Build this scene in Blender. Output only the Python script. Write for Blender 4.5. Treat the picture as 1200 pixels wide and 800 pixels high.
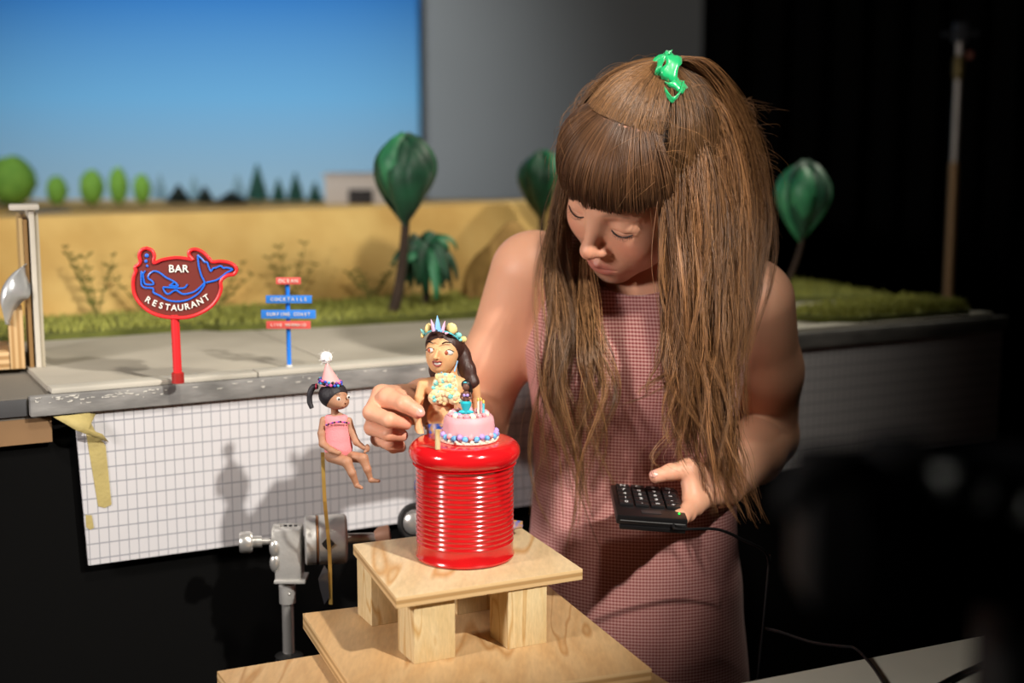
import bpy, bmesh, math, random
import numpy as np
from math import sin, cos, pi, radians
from mathutils import Vector, Matrix

random.seed(7); np.random.seed(7)
for o in list(bpy.data.objects): bpy.data.objects.remove(o)
SC = bpy.context.scene
COL = SC.collection

# ------------------------------------------------------------------ camera
FPX = 1667.0; PITCH = radians(8.64); CAMZ = 1.55
cd = bpy.data.cameras.new('camera'); cam = bpy.data.objects.new('camera', cd); COL.objects.link(cam)
cam.location = (0, 0, CAMZ); cam.rotation_euler = (pi/2 - PITCH, 0, 0)
cd.sensor_width = 36; cd.lens = FPX/1200*36
cd.clip_start = .02; cd.clip_end = 60
cd.dof.use_dof = True; cd.dof.focus_distance = 1.58; cd.dof.aperture_fstop = 2.4
SC.camera = cam

# ------------------------------------------------------------------ world, lamps, exposure
w = bpy.data.worlds.new('studio'); SC.world = w; w.use_nodes = True
w.node_tree.nodes['Background'].inputs[0].default_value = (.5, .55, .6, 1)
w.node_tree.nodes['Background'].inputs[1].default_value = .006
vs = SC.view_settings
vs.view_transform = 'Standard'; vs.look = 'None'; vs.gamma = 1; vs.use_curve_mapping = False
vs.exposure = -0.15

def lamp(name, kind, loc, tgt, energy, col, **kw):
    l = bpy.data.lights.new(name, kind); o = bpy.data.objects.new(name, l); COL.objects.link(o)
    o.location = loc; l.energy = energy; l.color = col
    o.rotation_euler = (Vector(tgt) - Vector(loc)).to_track_quat('-Z', 'Y').to_euler()
    for k, v in kw.items(): setattr(l, k, v)
    return o
# key: theatre spot high at camera right, aimed at the puppets on the can
lamp('key_spot', 'SPOT', (1.22, .08, 2.70), (-.13, 1.63, 1.24), 375, (1, .94, .85), spot_size=radians(21.5), spot_blend=.62, shadow_soft_size=.045)
# soft lamp at camera left
lamp('fill_left', 'AREA', (-1.45, .55, 1.80), (.12, 1.65, 1.42), 31, (1, .92, .87), shape='DISK', size=.30)
# back light over the set
lamp('set_spot', 'SPOT', (1.5, 2.9, 3.1), (-.05, 2.5, 1.25), 150, (1, .94, .78), spot_size=radians(42), spot_blend=.7, shadow_soft_size=.07)
# backdrop wash
lamp('sky_wash', 'SPOT', (-.75, 1.9, 3.1), (-1.0, 4.7, 1.58), 400, (.95, .98, 1), spot_size=radians(50), spot_blend=1.0, shadow_soft_size=.2)
lamp('set_front', 'SPOT', (.3, .4, 3.2), (-.36, 2.4, 1.25), 160, (1, .93, .8), spot_size=radians(45), spot_blend=.9, shadow_soft_size=.1)

# ------------------------------------------------------------------ helpers
def _ray(px, py):
    a = (px-600)/FPX; b = (400-py)/FPX
    return np.array([a, b*sin(PITCH)+cos(PITCH), b*cos(PITCH)-sin(PITCH)])
def at(px, py, Y):
    d = _ray(px, py); return np.array([0, 0, CAMZ]) + d*(Y/d[1])
def atz(px, py, z):
    d = _ray(px, py); return np.array([0, 0, CAMZ]) + d*((z-CAMZ)/d[2])

def lin(c):
    if isinstance(c, str):
        c = [int(c[i:i+2], 16)/255 for i in (0, 2, 4)]
    return tuple(x/12.92 if x <= .04045 else ((x+.055)/1.055)**2.4 for x in c)

MATS = {}
def mat(name, col='808080', rough=.6, metal=0., bump=0., bscale=80., var=0., vscale=12., col2=None, spec=.5,
        attr=None, coat=0., emit=0., sss=0., stretch=None, aniso=0., sheen=0., detail=3.):
    if name in MATS: return MATS[name]
    m = bpy.data.materials.new(name); m.use_nodes = True; MATS[name] = m
    nt = m.node_tree; N = nt.nodes; L = nt.links; b = N['Principled BSDF']
    c = lin(col); b.inputs['Base Color'].default_value = (*c, 1)
    b.inputs['Roughness'].default_value = rough; b.inputs['Metallic'].default_value = metal
    b.inputs['Specular IOR Level'].default_value = spec
    b.inputs['Coat Weight'].default_value = coat
    if coat: b.inputs['Coat Roughness'].default_value = .08
    if sheen: b.inputs['Sheen Weight'].default_value = sheen
    if aniso: b.inputs['Anisotropic'].default_value = aniso
    if sss:
        b.inputs['Subsurface Weight'].default_value = sss
        b.inputs['Subsurface Radius'].default_value = (.012, .004, .002); b.inputs['Subsurface Scale'].default_value = .6
    if emit:
        b.inputs['Emission Color'].default_value = (*c, 1); b.inputs['Emission Strength'].default_value = emit
    co = N.new('ShaderNodeTexCoord'); vec = co.outputs['Object']
    if stretch:
        mp = N.new('ShaderNodeMapping'); mp.inputs['Scale'].default_value = stretch
        L.new(vec, mp.inputs['Vector']); vec = mp.outputs['Vector']
    src = None
    if attr:
        a = N.new('ShaderNodeAttribute'); a.attribute_name = attr; src = a.outputs['Color']
    if var or col2:
        n = N.new('ShaderNodeTexNoise'); n.inputs['Scale'].default_value = vscale; n.inputs['Detail'].default_value = detail
        L.new(vec, n.inputs['Vector'])
        r = N.new('ShaderNodeValToRGB'); L.new(n.outputs['Fac'], r.inputs['Fac'])
        r.color_ramp.elements[0].position = .3; r.color_ramp.elements[1].position = .7
        if src is not None:
            r.color_ramp.elements[0].color = (1-var,)*3+(1,); r.color_ramp.elements[1].color = (1+var*.5,)*3+(1,)
            mx = N.new('ShaderNodeMix'); mx.data_type = 'RGBA'; mx.blend_type = 'MULTIPLY'; mx.inputs[0].default_value = 1
            L.new(src, mx.inputs[6]); L.new(r.outputs['Color'], mx.inputs[7]); src = mx.outputs[2]
        else:
            c2 = lin(col2) if col2 else tuple(x*(1-var) for x in c)
            r.color_ramp.elements[0].color = (*c2, 1); r.color_ramp.elements[1].color = (*c, 1)
            src = r.outputs['Color']
    if src is not None: L.new(src, b.inputs['Base Color'])
    if bump:
        n = N.new('ShaderNodeTexNoise'); n.inputs['Scale'].default_value = bscale; n.inputs['Detail'].default_value = 3
        L.new(vec, n.inputs['Vector'])
        bp = N.new('ShaderNodeBump'); bp.inputs['Strength'].default_value = bump; bp.inputs['Distance'].default_value = .002
        L.new(n.outputs['Fac'], bp.inputs['Height']); L.new(bp.outputs['Normal'], b.inputs['Normal'])
    return m

class MB:
    def __init__(s): s.v = []; s.f = []; s.c = []; s.col = (1, 1, 1)
    def add(s, vs, fs):
        n = len(s.v); s.v += [tuple(map(float, x)) for x in vs]; s.c += [s.col]*len(vs)
        s.f += [tuple(i+n for i in f) for f in fs]; return s
    def box(s, c, size, yaw=0., M=None):
        hx, hy, hz = [x/2 for x in size]
        vs = [(x, y, z) for x in (-hx, hx) for y in (-hy, hy) for z in (-hz, hz)]
        if M is not None: vs = [M @ Vector(v) for v in vs]
        elif yaw: vs = [(v[0]*cos(yaw)-v[1]*sin(yaw), v[0]*sin(yaw)+v[1]*cos(yaw), v[2]) for v in vs]
        vs = [(v[0]+c[0], v[1]+c[1], v[2]+c[2]) for v in vs]
        return s.add(vs, [(0, 1, 3, 2), (4, 6, 7, 5), (0, 4, 5, 1), (2, 3, 7, 6), (0, 2, 6, 4), (1, 5, 7, 3)])
    def hexa(s, b4, t4):
        return s.add(list(b4)+list(t4), [(3, 2, 1, 0), (4, 5, 6, 7), (0, 1, 5, 4), (1, 2, 6, 5), (2, 3, 7, 6), (3, 0, 4, 7)])
    def tube(s, pts, r, n=8, caps=True, closed=False):
        P = [Vector(p) for p in pts]; K = len(P)
        R = list(r) if hasattr(r, '__len__') else [r]*K
        T = []
        for i in range(K):
            if closed: t = P[(i+1) % K]-P[i-1]
            else: t = P[min(i+1, K-1)]-P[max(i-1, 0)]
            T.append(t.normalized() if t.length > 1e-9 else Vector((0, 0, 1)))
        u = T[0].orthogonal().normalized(); vs = []
        for i in range(K):
            u = (u - T[i]*u.dot(T[i])); u = u.normalized() if u.length > 1e-6 else T[i].orthogonal().normalized()
            w_ = T[i].cross(u)
            for k in range(n):
                a = 2*pi*k/n; vs.append(P[i]+(u*cos(a)+w_*sin(a))*R[i])
        fs = []
        for i in range(K if closed else K-1):
            j = (i+1) % K
            for k in range(n):
                q = (k+1) % n; fs.append((i*n+k, i*n+q, j*n+q, j*n+k))
        if caps and not closed:
            fs.append(tuple(range(n))[::-1]); fs.append(tuple((K-1)*n+k for k in range(n)))
        return s.add(vs, fs)
    def lathe(s, prof, c=(0, 0, 0), n=32, M=None):
        vs = []; fs = []
        for (r, z) in prof:
            for k in range(n):
                a = 2*pi*k/n; v = Vector((r*cos(a), r*sin(a), z))
                if M is not None: v = M @ v
                vs.append((v[0]+c[0], v[1]+c[1], v[2]+c[2]))
        K = len(prof)
        for i in range(K-1):
            for k in range(n):
                q = (k+1) % n; fs.append((i*n+k, i*n+q, (i+1)*n+q, (i+1)*n+k))
        fs.append(tuple(range(n))[::-1]); fs.append(tuple((K-1)*n+k for k in range(n)))
        return s.add(vs, fs)
    def ball(s, c, r, nu=10, nv=7, M=None, disp=None):
        R = r if hasattr(r, '__len__') else (r, r, r)
        vs = []; fs = []
        for j in range(nv+1):
            e = -pi/2+pi*j/nv
            for k in range(nu):
                a = 2*pi*k/nu; u = Vector((cos(a)*cos(e), sin(a)*cos(e), sin(e)))
                v = Vector((u[0]*R[0], u[1]*R[1], u[2]*R[2]))
                if disp: v = v*(1+disp(u))
                if M is not None: v = M @ v
                vs.append((v[0]+c[0], v[1]+c[1], v[2]+c[2]))
        for j in range(nv):
            for k in range(nu):
                q = (k+1) % nu; fs.append((j*nu+k, j*nu+q, (j+1)*nu+q, (j+1)*nu+k))
        return s.add(vs, fs)
    def prism(s, poly, off):
        """poly: list of 3d points (planar), off: extrusion vector"""
        n = len(poly); a = [Vector(p) for p in poly]; b = [p+Vector(off) for p in a]
        fs = [tuple(range(n))[::-1], tuple(range(n, 2*n))]+[(i, (i+1) % n, (i+1) % n+n, i+n) for i in range(n)]
        return s.add(a+b, fs)

ROOT = {}
def _loc(p): return ROOT.get(p.name, (0, 0, 0)) if p is not None else (0, 0, 0)
def finish(o, parent, root):
    COL.objects.link(o)
    if parent is not None:
        o.parent = parent; ROOT[o.name] = root
    return o
def obj(name, mb, m, parent=None, smooth=True, bevel=0., angle=40, base=None):
    """one mesh object; vertices are given in world space and moved to the parent's (or their own) base"""
    V = np.array(mb.v)
    if parent is not None: root = np.array(_loc(parent))
    else: root = np.array(base if base is not None else [V[:, 0].mean(), V[:, 1].mean(), V[:, 2].min()])
    me = bpy.data.meshes.new(name); me.from_pydata((V-root).tolist(), [], mb.f); me.update()
    bm = bmesh.new(); bm.from_mesh(me); bmesh.ops.recalc_face_normals(bm, faces=bm.faces)
    if bevel:
        bmesh.ops.bevel(bm, geom=[e for e in bm.edges if e.is_manifold and e.calc_face_angle(0) > .5], offset=bevel, segments=2, affect='EDGES', profile=.6)
    bm.to_mesh(me); bm.free()
    if not bevel and any(c != (1, 1, 1) for c in mb.c):
        a = me.color_attributes.new('Col', 'FLOAT_COLOR', 'POINT')
        a.data.foreach_set('color', np.c_[np.array(mb.c, dtype=float), np.ones(len(mb.c))].astype(np.float32).ravel())
    if smooth:
        me.polygons.foreach_set('use_smooth', [True]*len(me.polygons))
        try: me.set_sharp_from_angle(angle=radians(angle))
        except Exception: pass
    for mm in (m if isinstance(m, (list, tuple)) else [m]): me.materials.append(mm)
    o = bpy.data.objects.new(name, me)
    if parent is None: o.location = root; ROOT[o.name] = tuple(root)
    return finish(o, parent, tuple(root))
def npobj(name, V, F, m, parent=None, col=None, base=None, uv=None):
    """numpy mesh, quads"""
    V = np.asarray(V, dtype=np.float64); F = np.asarray(F, dtype=np.int32)
    root = np.array(_loc(parent)) if parent is not None else np.array(base if base is not None else [V[:, 0].mean(), V[:, 1].mean(), V[:, 2].min()])
    me = bpy.data.meshes.new(name); k = F.shape[1]
    me.vertices.add(len(V)); me.vertices.foreach_set('co', (V-root).astype(np.float32).ravel())
    me.loops.add(F.size); me.loops.foreach_set('vertex_index', F.ravel())
    me.polygons.add(len(F)); me.polygons.foreach_set('loop_start', np.arange(0, F.size, k, dtype=np.int32))
    me.polygons.foreach_set('loop_total', np.full(len(F), k, dtype=np.int32))
    me.polygons.foreach_set('use_smooth', np.ones(len(F), dtype=bool))
    me.update(calc_edges=True); me.validate()
    if col is not None:
        a = me.color_attributes.new('Col', 'FLOAT_COLOR', 'POINT')
        a.data.foreach_set('color', np.c_[col, np.ones(len(col))].astype(np.float32).ravel())
    if uv is not None:
        l = me.uv_layers.new(name='UVMap'); l.data.foreach_set('uv', uv[F.ravel()].astype(np.float32).ravel())
    me.materials.append(m)
    o = bpy.data.objects.new(name, me)
    if parent is None: o.location = root; ROOT[o.name] = tuple(root)
    return finish(o, parent, tuple(root))
def tag(o, label=None, cat=None, group=None, kind=None):
    if label: o['label'] = label
    if cat: o['category'] = cat
    if group: o['group'] = group
    if kind: o['kind'] = kind
    return o
def thing(name, label, cat, loc, group=None):
    o = bpy.data.objects.new(name, None); COL.objects.link(o); o.location = loc; o.empty_display_size = .02
    ROOT[o.name] = tuple(loc); return tag(o, label, cat, group)
def catmull(P, n):
    P = np.asarray(P, float); Q = np.vstack([2*P[0]-P[1], P, 2*P[-1]-P[-2]]); K = len(P)-1
    t = np.linspace(0, K-1e-6, n); i = t.astype(int); u = (t-i)[:, None]
    a, b, c, d = Q[i], Q[i+1], Q[i+2], Q[i+3]
    return .5*((2*b)+(c-a)*u+(2*a-5*b+4*c-d)*u**2+(-a+3*b-3*c+d)*u**3)

# ------------------------------------------------------------------ implicit surfaces (numpy surface nets)
def _n(v): return np.sqrt((v*v).sum(-1))
def s_ball(p, c, r): return _n(p-np.asarray(c))-r
def s_ell(p, c, r, R=None):
    q = p-np.asarray(c)
    if R is not None: q = q @ R
    r = np.asarray(r, float); k0 = _n(q/r); k1 = _n(q/(r*r))
    return k0*(k0-1)/np.maximum(k1, 1e-9)
def s_cone(p, a, b, r1, r2):
    a = np.asarray(a, float); ba = np.asarray(b, float)-a; q = p-a
    t = np.clip((q@ba)/max(ba@ba, 1e-12), 0, 1)
    return _n(q-t[..., None]*ba)-(r1+(r2-r1)*t)
def s_chain(p, pts, rs, k=.004):
    d = None
    for i in range(len(pts)-1):
        e = s_cone(p, pts[i], pts[i+1], rs[i], rs[i+1]); d = e if d is None else smin(d, e, k)
    return d
def smin(a, b, k):
    h = np.clip(.5+.5*(b-a)/k, 0, 1); return b+(a-b)*h-k*h*(1-h)
def smax(a, b, k): return -smin(-a, -b, k)
def nets(f, lo, hi, h, B=8):
    lo = np.asarray(lo, float); hi = np.asarray(hi, float)
    nb = np.ceil((hi-lo)/(h*B)).astype(int); N = nb*B
    bi = np.stack(np.meshgrid(*[np.arange(k) for k in nb], indexing='ij'), -1).reshape(-1, 3)
    cen = lo+(bi+.5)*B*h; dc = f(cen)
    V = np.repeat(np.repeat(np.repeat(dc.reshape(nb), B, 0), B, 1), B, 2)
    V = np.pad(V, ((0, 1),)*3, mode='edge').astype(np.float32)
    keep = np.where(np.abs(dc) < B*h*1.5)[0]
    g = np.arange(B+1); G = np.stack(np.meshgrid(g, g, g, indexing='ij'), -1).reshape(-1, 3)
    for s in range(0, len(keep), 200):
        kb = bi[keep[s:s+200]]*B
        I = kb[:, None, :]+G[None]; I = I.reshape(-1, 3)
        V[I[:, 0], I[:, 1], I[:, 2]] = f(lo+I*h)
    S = V < 0
    cnt = np.zeros(N, np.int8)
    offs = [(i, j, k) for i in (0, 1) for j in (0, 1) for k in (0, 1)]
    for (i, j, k) in offs: cnt += S[i:N[0]+i, j:N[1]+j, k:N[2]+k]
    C = np.argwhere((cnt > 0) & (cnt < 8))
    vals = np.stack([V[C[:, 0]+i, C[:, 1]+j, C[:, 2]+k] for (i, j, k) in offs], 1)
    acc = np.zeros((len(C), 3)); num = np.zeros(len(C))
    for a in range(8):
        for b in range(a+1, 8):
            oa = np.array(offs[a]); ob = np.array(offs[b])
            if np.abs(oa-ob).sum() != 1: continue
            va, vb = vals[:, a], vals[:, b]; mk = (va < 0) != (vb < 0)
            t = np.where(mk, va/np.where(mk, va-vb, 1), 0)
            acc += mk[:, None]*(oa+t[:, None]*(ob-oa)); num += mk
    P = lo+(C+acc/num[:, None])*h
    idx = -np.ones(N, np.int32); idx[C[:, 0], C[:, 1], C[:, 2]] = np.arange(len(C))
    Fs = []
    for ax in range(3):
        u, v = (ax+1) % 3, (ax+2) % 3
        sl = [slice(0, N[i]+1) for i in range(3)]; a0 = list(sl); a1 = list(sl)
        a0[ax] = slice(0, N[ax]); a1[ax] = slice(1, N[ax]+1)
        A = S[tuple(a0)]; Bv = S[tuple(a1)]
        E = np.argwhere(A != Bv); E = E[(E[:, u] > 0) & (E[:, v] > 0) & (E[:, u] < N[u]) & (E[:, v] < N[v])]
        sg = A[E[:, 0], E[:, 1], E[:, 2]]
        q = []
        for du, dv in ((1, 1), (0, 1), (0, 0), (1, 0)):
            e = E.copy(); e[:, u] -= du; e[:, v] -= dv; q.append(idx[e[:, 0], e[:, 1], e[:, 2]])
        q = np.stack(q, 1); q[~sg] = q[~sg][:, ::-1]
        Fs.append(q)
    F = np.concatenate(Fs); F = F[(F >= 0).all(1)]
    # one Newton step onto the surface
    e = h*.25; d0 = f(P)
    gr = np.stack([f(P+np.eye(3)[i]*e)-f(P-np.eye(3)[i]*e) for i in range(3)], 1)/(2*e)
    g2 = np.maximum((gr*gr).sum(1), .2); st = np.clip(d0/g2, -h*.7, h*.7)
    P = P-st[:, None]*gr
    return P, F
# ------------------------------------------------------------------ the studio
def struct(name, mb, m, **k): return tag(obj(name, mb, m, smooth=False, **k), kind='structure')
m_black = mat('black_floor', '0c0c0c', .85, var=.3)
m_drape = mat('black_drape', '070707', .95, spec=.1)
m_grey = mat('grey_wall', '8b8f90', .85, var=.1, vscale=1.5)
struct('floor', MB().box((0, 2, -.05), (9, 10, .1)), m_black)
struct('wall_back', MB().box((0, 4.78, 1.75), (9, .06, 3.7)), m_grey)
struct('wall_left', MB().box((-3.4, 2, 1.75), (.1, 7.3, 3.7)), m_drape)
struct('wall_right', MB().box((3.6, 2, 1.75), (.1, 7.3, 3.7)), m_drape)
struct('ceiling', MB().box((0, 2, 3.7), (9, 10, .1)), m_drape)
struct('wall_rear', MB().box((0, -1.7, 1.75), (7, .1, 3.7)), m_drape)

# blue painted sky backdrop: deep blue above, pale haze at its foot
def sky_mat():
    m = mat('sky_backdrop_paint', '2f86c8', .9, spec=.1)
    nt = m.node_tree; N = nt.nodes; L = nt.links
    co = N.new('ShaderNodeTexCoord'); sp = N.new('ShaderNodeSeparateXYZ'); L.new(co.outputs['Object'], sp.inputs[0])
    mr = N.new('ShaderNodeMapRange'); mr.inputs[1].default_value = .75; mr.inputs[2].default_value = 1.5
    L.new(sp.outputs['Z'], mr.inputs[0])
    r = N.new('ShaderNodeValToRGB'); e = r.color_ramp.elements
    e[0].color = (*lin('9fbccb'), 1); e[1].color = (*lin('0a66b8'), 1)
    k = r.color_ramp.elements.new(.45); k.color = (*lin('70b0dc'), 1)
    L.new(mr.outputs[0], r.inputs['Fac']); L.new(r.outputs['Color'], N['Principled BSDF'].inputs['Base Color'])
    return m
mb = MB(); xs = np.linspace(-2.6, -.30, 30); fr = []
for j, z in enumerate((.55, 3.3)):
    for x in xs: fr.append((x, 4.66-.05*max(0, -x-1.2)**2, z))
n = len(xs)
mb.add(fr+[(x, y+.03, z) for x, y, z in fr], [(i, i+1, n+i+1, n+i) for i in range(n-1)]+[(2*n+i, 3*n+i, 3*n+i+1, 2*n+i+1) for i in range(n-1)]
       + [(n-1, 3*n-1, 4*n-1, 2*n-1), (0, n, 3*n, 2*n)]+[(n+i, n+i+1, 3*n+i+1, 3*n+i) for i in range(n-1)]+[(i, 2*n+i, 2*n+i+1, i+1) for i in range(n-1)])
tag(obj('sky_backdrop', mb, sky_mat()), 'tall blue painted sky backdrop hung behind the model landscape', 'backdrop')
# pleated black drape
mb = MB(); K = 160; top = []; bot = []
for i in range(K):
    x = .62+2.9*i/(K-1); y = 4.66+.05*sin(i*.9)+.02*sin(i*2.3)
    bot.append((x, y, .01)); top.append((x, y, 3.6))
mb.add(bot+top, [(i, i+1, K+i+1, K+i) for i in range(K-1)])
dr = obj('stage_curtain', mb, m_drape)
so = dr.modifiers.new('s', 'SOLIDIFY'); so.thickness = .01
tag(dr, 'pleated black stage curtain hanging over the dark right half', 'curtain')

# ------------------------------------------------------------------ the model stage
P0 = np.array([-.517, 1.66, 0]); SU = np.array([.889, .457, 0]); SU /= np.linalg.norm(SU); SN = np.array([-SU[1], SU[0], 0])
SYAW = math.atan2(SU[1], SU[0]); ZT = 1.240
def st(s, b, z): return P0+SU*s+SN*b+np.array([0, 0, z])
def sbox(mb, s0, s1, b0, b1, z0, z1):
    return mb.hexa([st(s0, b0, z0), st(s1, b0, z0), st(s1, b1, z0), st(s0, b1, z0)], [st(s0, b0, z1), st(s1, b0, z1), st(s1, b1, z1), st(s0, b1, z1)])
stage = thing('model_stage', 'long raised model set table with grey chipped edge board', 'table', st(.7, .35, 0))
m_tbl = mat('stage_top_ply', '6d675e', .8)
m_edge = mat('grey_edge_paint', '8f8d8a', .6, col2='5c5b5a', var=.3, vscale=14, bump=.3, bscale=60, stretch=(1, 1, 3))
obj('table_top', sbox(MB(), -.35, 1.50, .0, .74, ZT-.03, ZT-.004), m_tbl, stage, smooth=False)
obj('edge_board', sbox(MB(), -.055, 1.50, -.014, 0, ZT-.026, ZT-.002), m_edge, stage, bevel=.002)
obj('edge_board', sbox(MB(), -.35, -.057, -.004, .0, ZT-.026, ZT-.006), mat('grey_edge_dark', '4c4c4e', .7, var=.3), stage, bevel=.001)
obj('apron', sbox(MB(), -.35, -.03, .0, .010, ZT-.06, ZT-.03), mat('apron_cardboard', '8a6a48', .8, var=.3), stage, smooth=False)
m_blk = mat('black_painted_timber', '0d0d0d', .9, var=.3)
for s in (.1, .75, 1.42):
    for b in (.08, .66):
        obj('leg', sbox(MB(), s, s+.06, b, b+.06, 0, ZT-.03), m_blk, stage, smooth=False)
sk = tag(obj('stage_dark_cloth', sbox(MB(), -.8, 1.62, .012, .02, .0, ZT-.0305), m_drape, smooth=False), 'added black cloth standing in for the dark under the model stage', 'cloth')  # black sheet added to make the shaded void under the stage dark
obj('rail', sbox(MB(), -.3, 1.46, .3, .34, .62, .70), m_blk, stage, smooth=False)
# white chips of paint on the edge
mb = MB()
for i in range(70):
    s = random.uniform(-.05, .55) if i % 3 else random.uniform(-.05, .1); w_ = random.uniform(.001, .009); z = ZT-.003-abs(random.gauss(0, .004))
    mb.add([st(s, -.0146, z), st(s+w_, -.0146, z+random.uniform(-.0006, .0006)), st(s+w_*.7, -.0146, z-random.uniform(.0006, .002)), st(s+w_*.1, -.0146, z-.001)], [(0, 1, 2, 3)])
tag(obj('paint_chips', mb, mat('paint_chip', 'c9c6be', .8), stage, smooth=False), kind='stuff')

# pavement slabs and kerb
m_pave = mat('pavement_concrete', 'a7a093', .85, col2='8d877b', vscale=5, bump=.3, bscale=120, var=.2)
pave = thing('model_pavement', 'grey model pavement of large slabs behind the stage edge', 'pavement', st(.6, .25, ZT))
for (a, b_) in ((-.03, .33), (.33, .75), (.75, 1.12), (1.12, 1.47)):
    obj('slab', sbox(MB(), a+.0008, b_-.0008, .022, .52, ZT-.004, ZT+.003), m_pave, pave, bevel=.0008)
m_kerb = mat('kerb_paint', 'b9b4a8', .7, var=.2, vscale=9, bump=.2)
kerb = thing('model_kerb', 'pale model kerb running along the stage front edge', 'kerb', st(.6, 0, ZT))
for i in range(6):
    a = -.03+i*.25; obj('kerb_stone', sbox(MB(), a+.0004, a+.2496, -.008, .021, ZT-.0018, ZT+.005), m_kerb, kerb, bevel=.002)

# printed grid board below the edge
def grid_mat():
    m = mat('grid_print', 'dcd9d6', .8)
    nt = m.node_tree; N = nt.nodes; L = nt.links
    uv = N.new('ShaderNodeUVMap'); sp = N.new('ShaderNodeSeparateXYZ'); L.new(uv.outputs[0], sp.inputs[0])
    facs = []
    for ax, per, wd in (('X', .0118, .05), ('Y', .0186, .045)):
        d = N.new('ShaderNodeMath'); d.operation = 'DIVIDE'; d.inputs[1].default_value = per; L.new(sp.outputs[ax], d.inputs[0])
        fr_ = N.new('ShaderNodeMath'); fr_.operation = 'FRACT'; L.new(d.outputs[0], fr_.inputs[0])
        c = N.new('ShaderNodeMath'); c.operation = 'COMPARE'; c.inputs[1].default_value = .5; c.inputs[2].default_value = wd; L.new(fr_.outputs[0], c.inputs[0]); facs.append(c)
    mx = N.new('ShaderNodeMath'); mx.operation = 'MAXIMUM'; L.new(facs[0].outputs[0], mx.inputs[0]); L.new(facs[1].outputs[0], mx.inputs[1])
    mix = N.new('ShaderNodeMix'); mix.data_type = 'RGBA'; L.new(mx.outputs[0], mix.inputs[0])
    mix.inputs[6].default_value = (*lin('c3c1c4'), 1); mix.inputs[7].default_value = (*lin('909198'), 1)
    L.new(mix.outputs[2], N['Principled BSDF'].inputs['Base Color'])
    return m
Vp = []; Fp = []; uvp = []
for (b, ) in ((-.006,), (-.001,)):
    for (s, z) in ((.004, 1.025), (1.495, 1.025), (1.495, ZT-.026), (-.004, ZT-.026)):
        Vp.append(st(s, b, z)); uvp.append((s, z))
Fp = [(0, 1, 2, 3), (7, 6, 5, 4), (0, 4, 5, 1), (1, 5, 6, 2), (2, 6, 7, 3), (3, 7, 4, 0)]
gb = npobj('grid_board', Vp, Fp, grid_mat(), uv=np.array(uvp)); gb.data.polygons.foreach_set('use_smooth', [False]*6)
tag(gb, 'white board printed with a fine tile grid hanging below the stage edge', 'board')
# masking tape
m_tape = mat('masking_tape', 'b5a468', .75, var=.2, vscale=30, bump=.4, bscale=200)
def tape(name, pts, label, curl=None):
    V = []; nr = 8
    for (s, z) in pts: V.append(st(s, -.0064, z))
    mb = MB(); mb.prism(V, tuple(-SN*.0004)); return tag(obj(name, mb, m_tape, smooth=False), label, 'tape', 'tape on the grid board')
tape('masking_tape', [(.008, 1.186), (.014, 1.200), (.020, 1.186), (.030, 1.17), (.034, 1.097), (.026, 1.094), (.018, 1.097), (.012, 1.15)], 'long torn strip of yellowed masking tape on the grid board')
tape('masking_tape', [(.003, 1.088), (.010, 1.087), (.012, 1.071), (.007, 1.069), (.003, 1.073)], 'tiny scrap of yellow masking tape at the grid board side')
mb = MB()    # crumpled flap at the top
pr = [(-.03, 1.212, -.010), (-.012, 1.214, -.020), (.012, 1.213, -.012), (.020, 1.210, -.008), (.008, 1.196, -.022), (.026, 1.186, -.014), (.034, 1.174, -.008), (.012, 1.186, -.020), (-.006, 1.196, -.026), (-.020, 1.206, -.022)]
P = [st(s, b, z) for s, z, b in pr]
mb.add(P, [(0, 1, 8, 9), (1, 2, 4, 8), (2, 3, 4), (8, 4, 7), (4, 5, 7), (5, 6, 7)])
fl = obj('masking_tape', mb, m_tape); so = fl.modifiers.new('s', 'SOLIDIFY'); so.thickness = .0006
tag(fl, 'crumpled masking tape flap peeling from the grid board corner', 'tape', 'tape on the grid board')

# yellow field wall
m_wall = mat('yellow_field_paint', 'e3c47c', .85, col2='bd9550', vscale=6, bump=.6, bscale=35, var=.2)
WB = .60
fw = thing('field_wall', 'low mustard yellow painted field wall at the back of the set', 'wall', st(.5, WB, ZT))
K = 60; Z = 14; V = []; F = []
for j in range(Z+1):
    for i in range(K+1):
        s = -.06+1.16*i/K; z = ZT-.003+.168*j/Z
        b = WB+.006*sin(s*17+z*30)+.004*sin(s*41)+.05*(j/Z)**2
        V.append(st(s, b, z))
for j in range(Z):
    for i in range(K): a = j*(K+1)+i; F.append((a, a+1, a+K+2, a+K+1))
n0 = len(V); V += [v+SN*.30-np.array([0, 0, .01]) for v in V[Z*(K+1):]]
F += [(Z*(K+1)+i, Z*(K+1)+i+1, n0+i+1, n0+i) for i in range(K)]
mb = MB(); mb.add(V, F); obj('field_face', mb, m_wall, fw)
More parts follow.
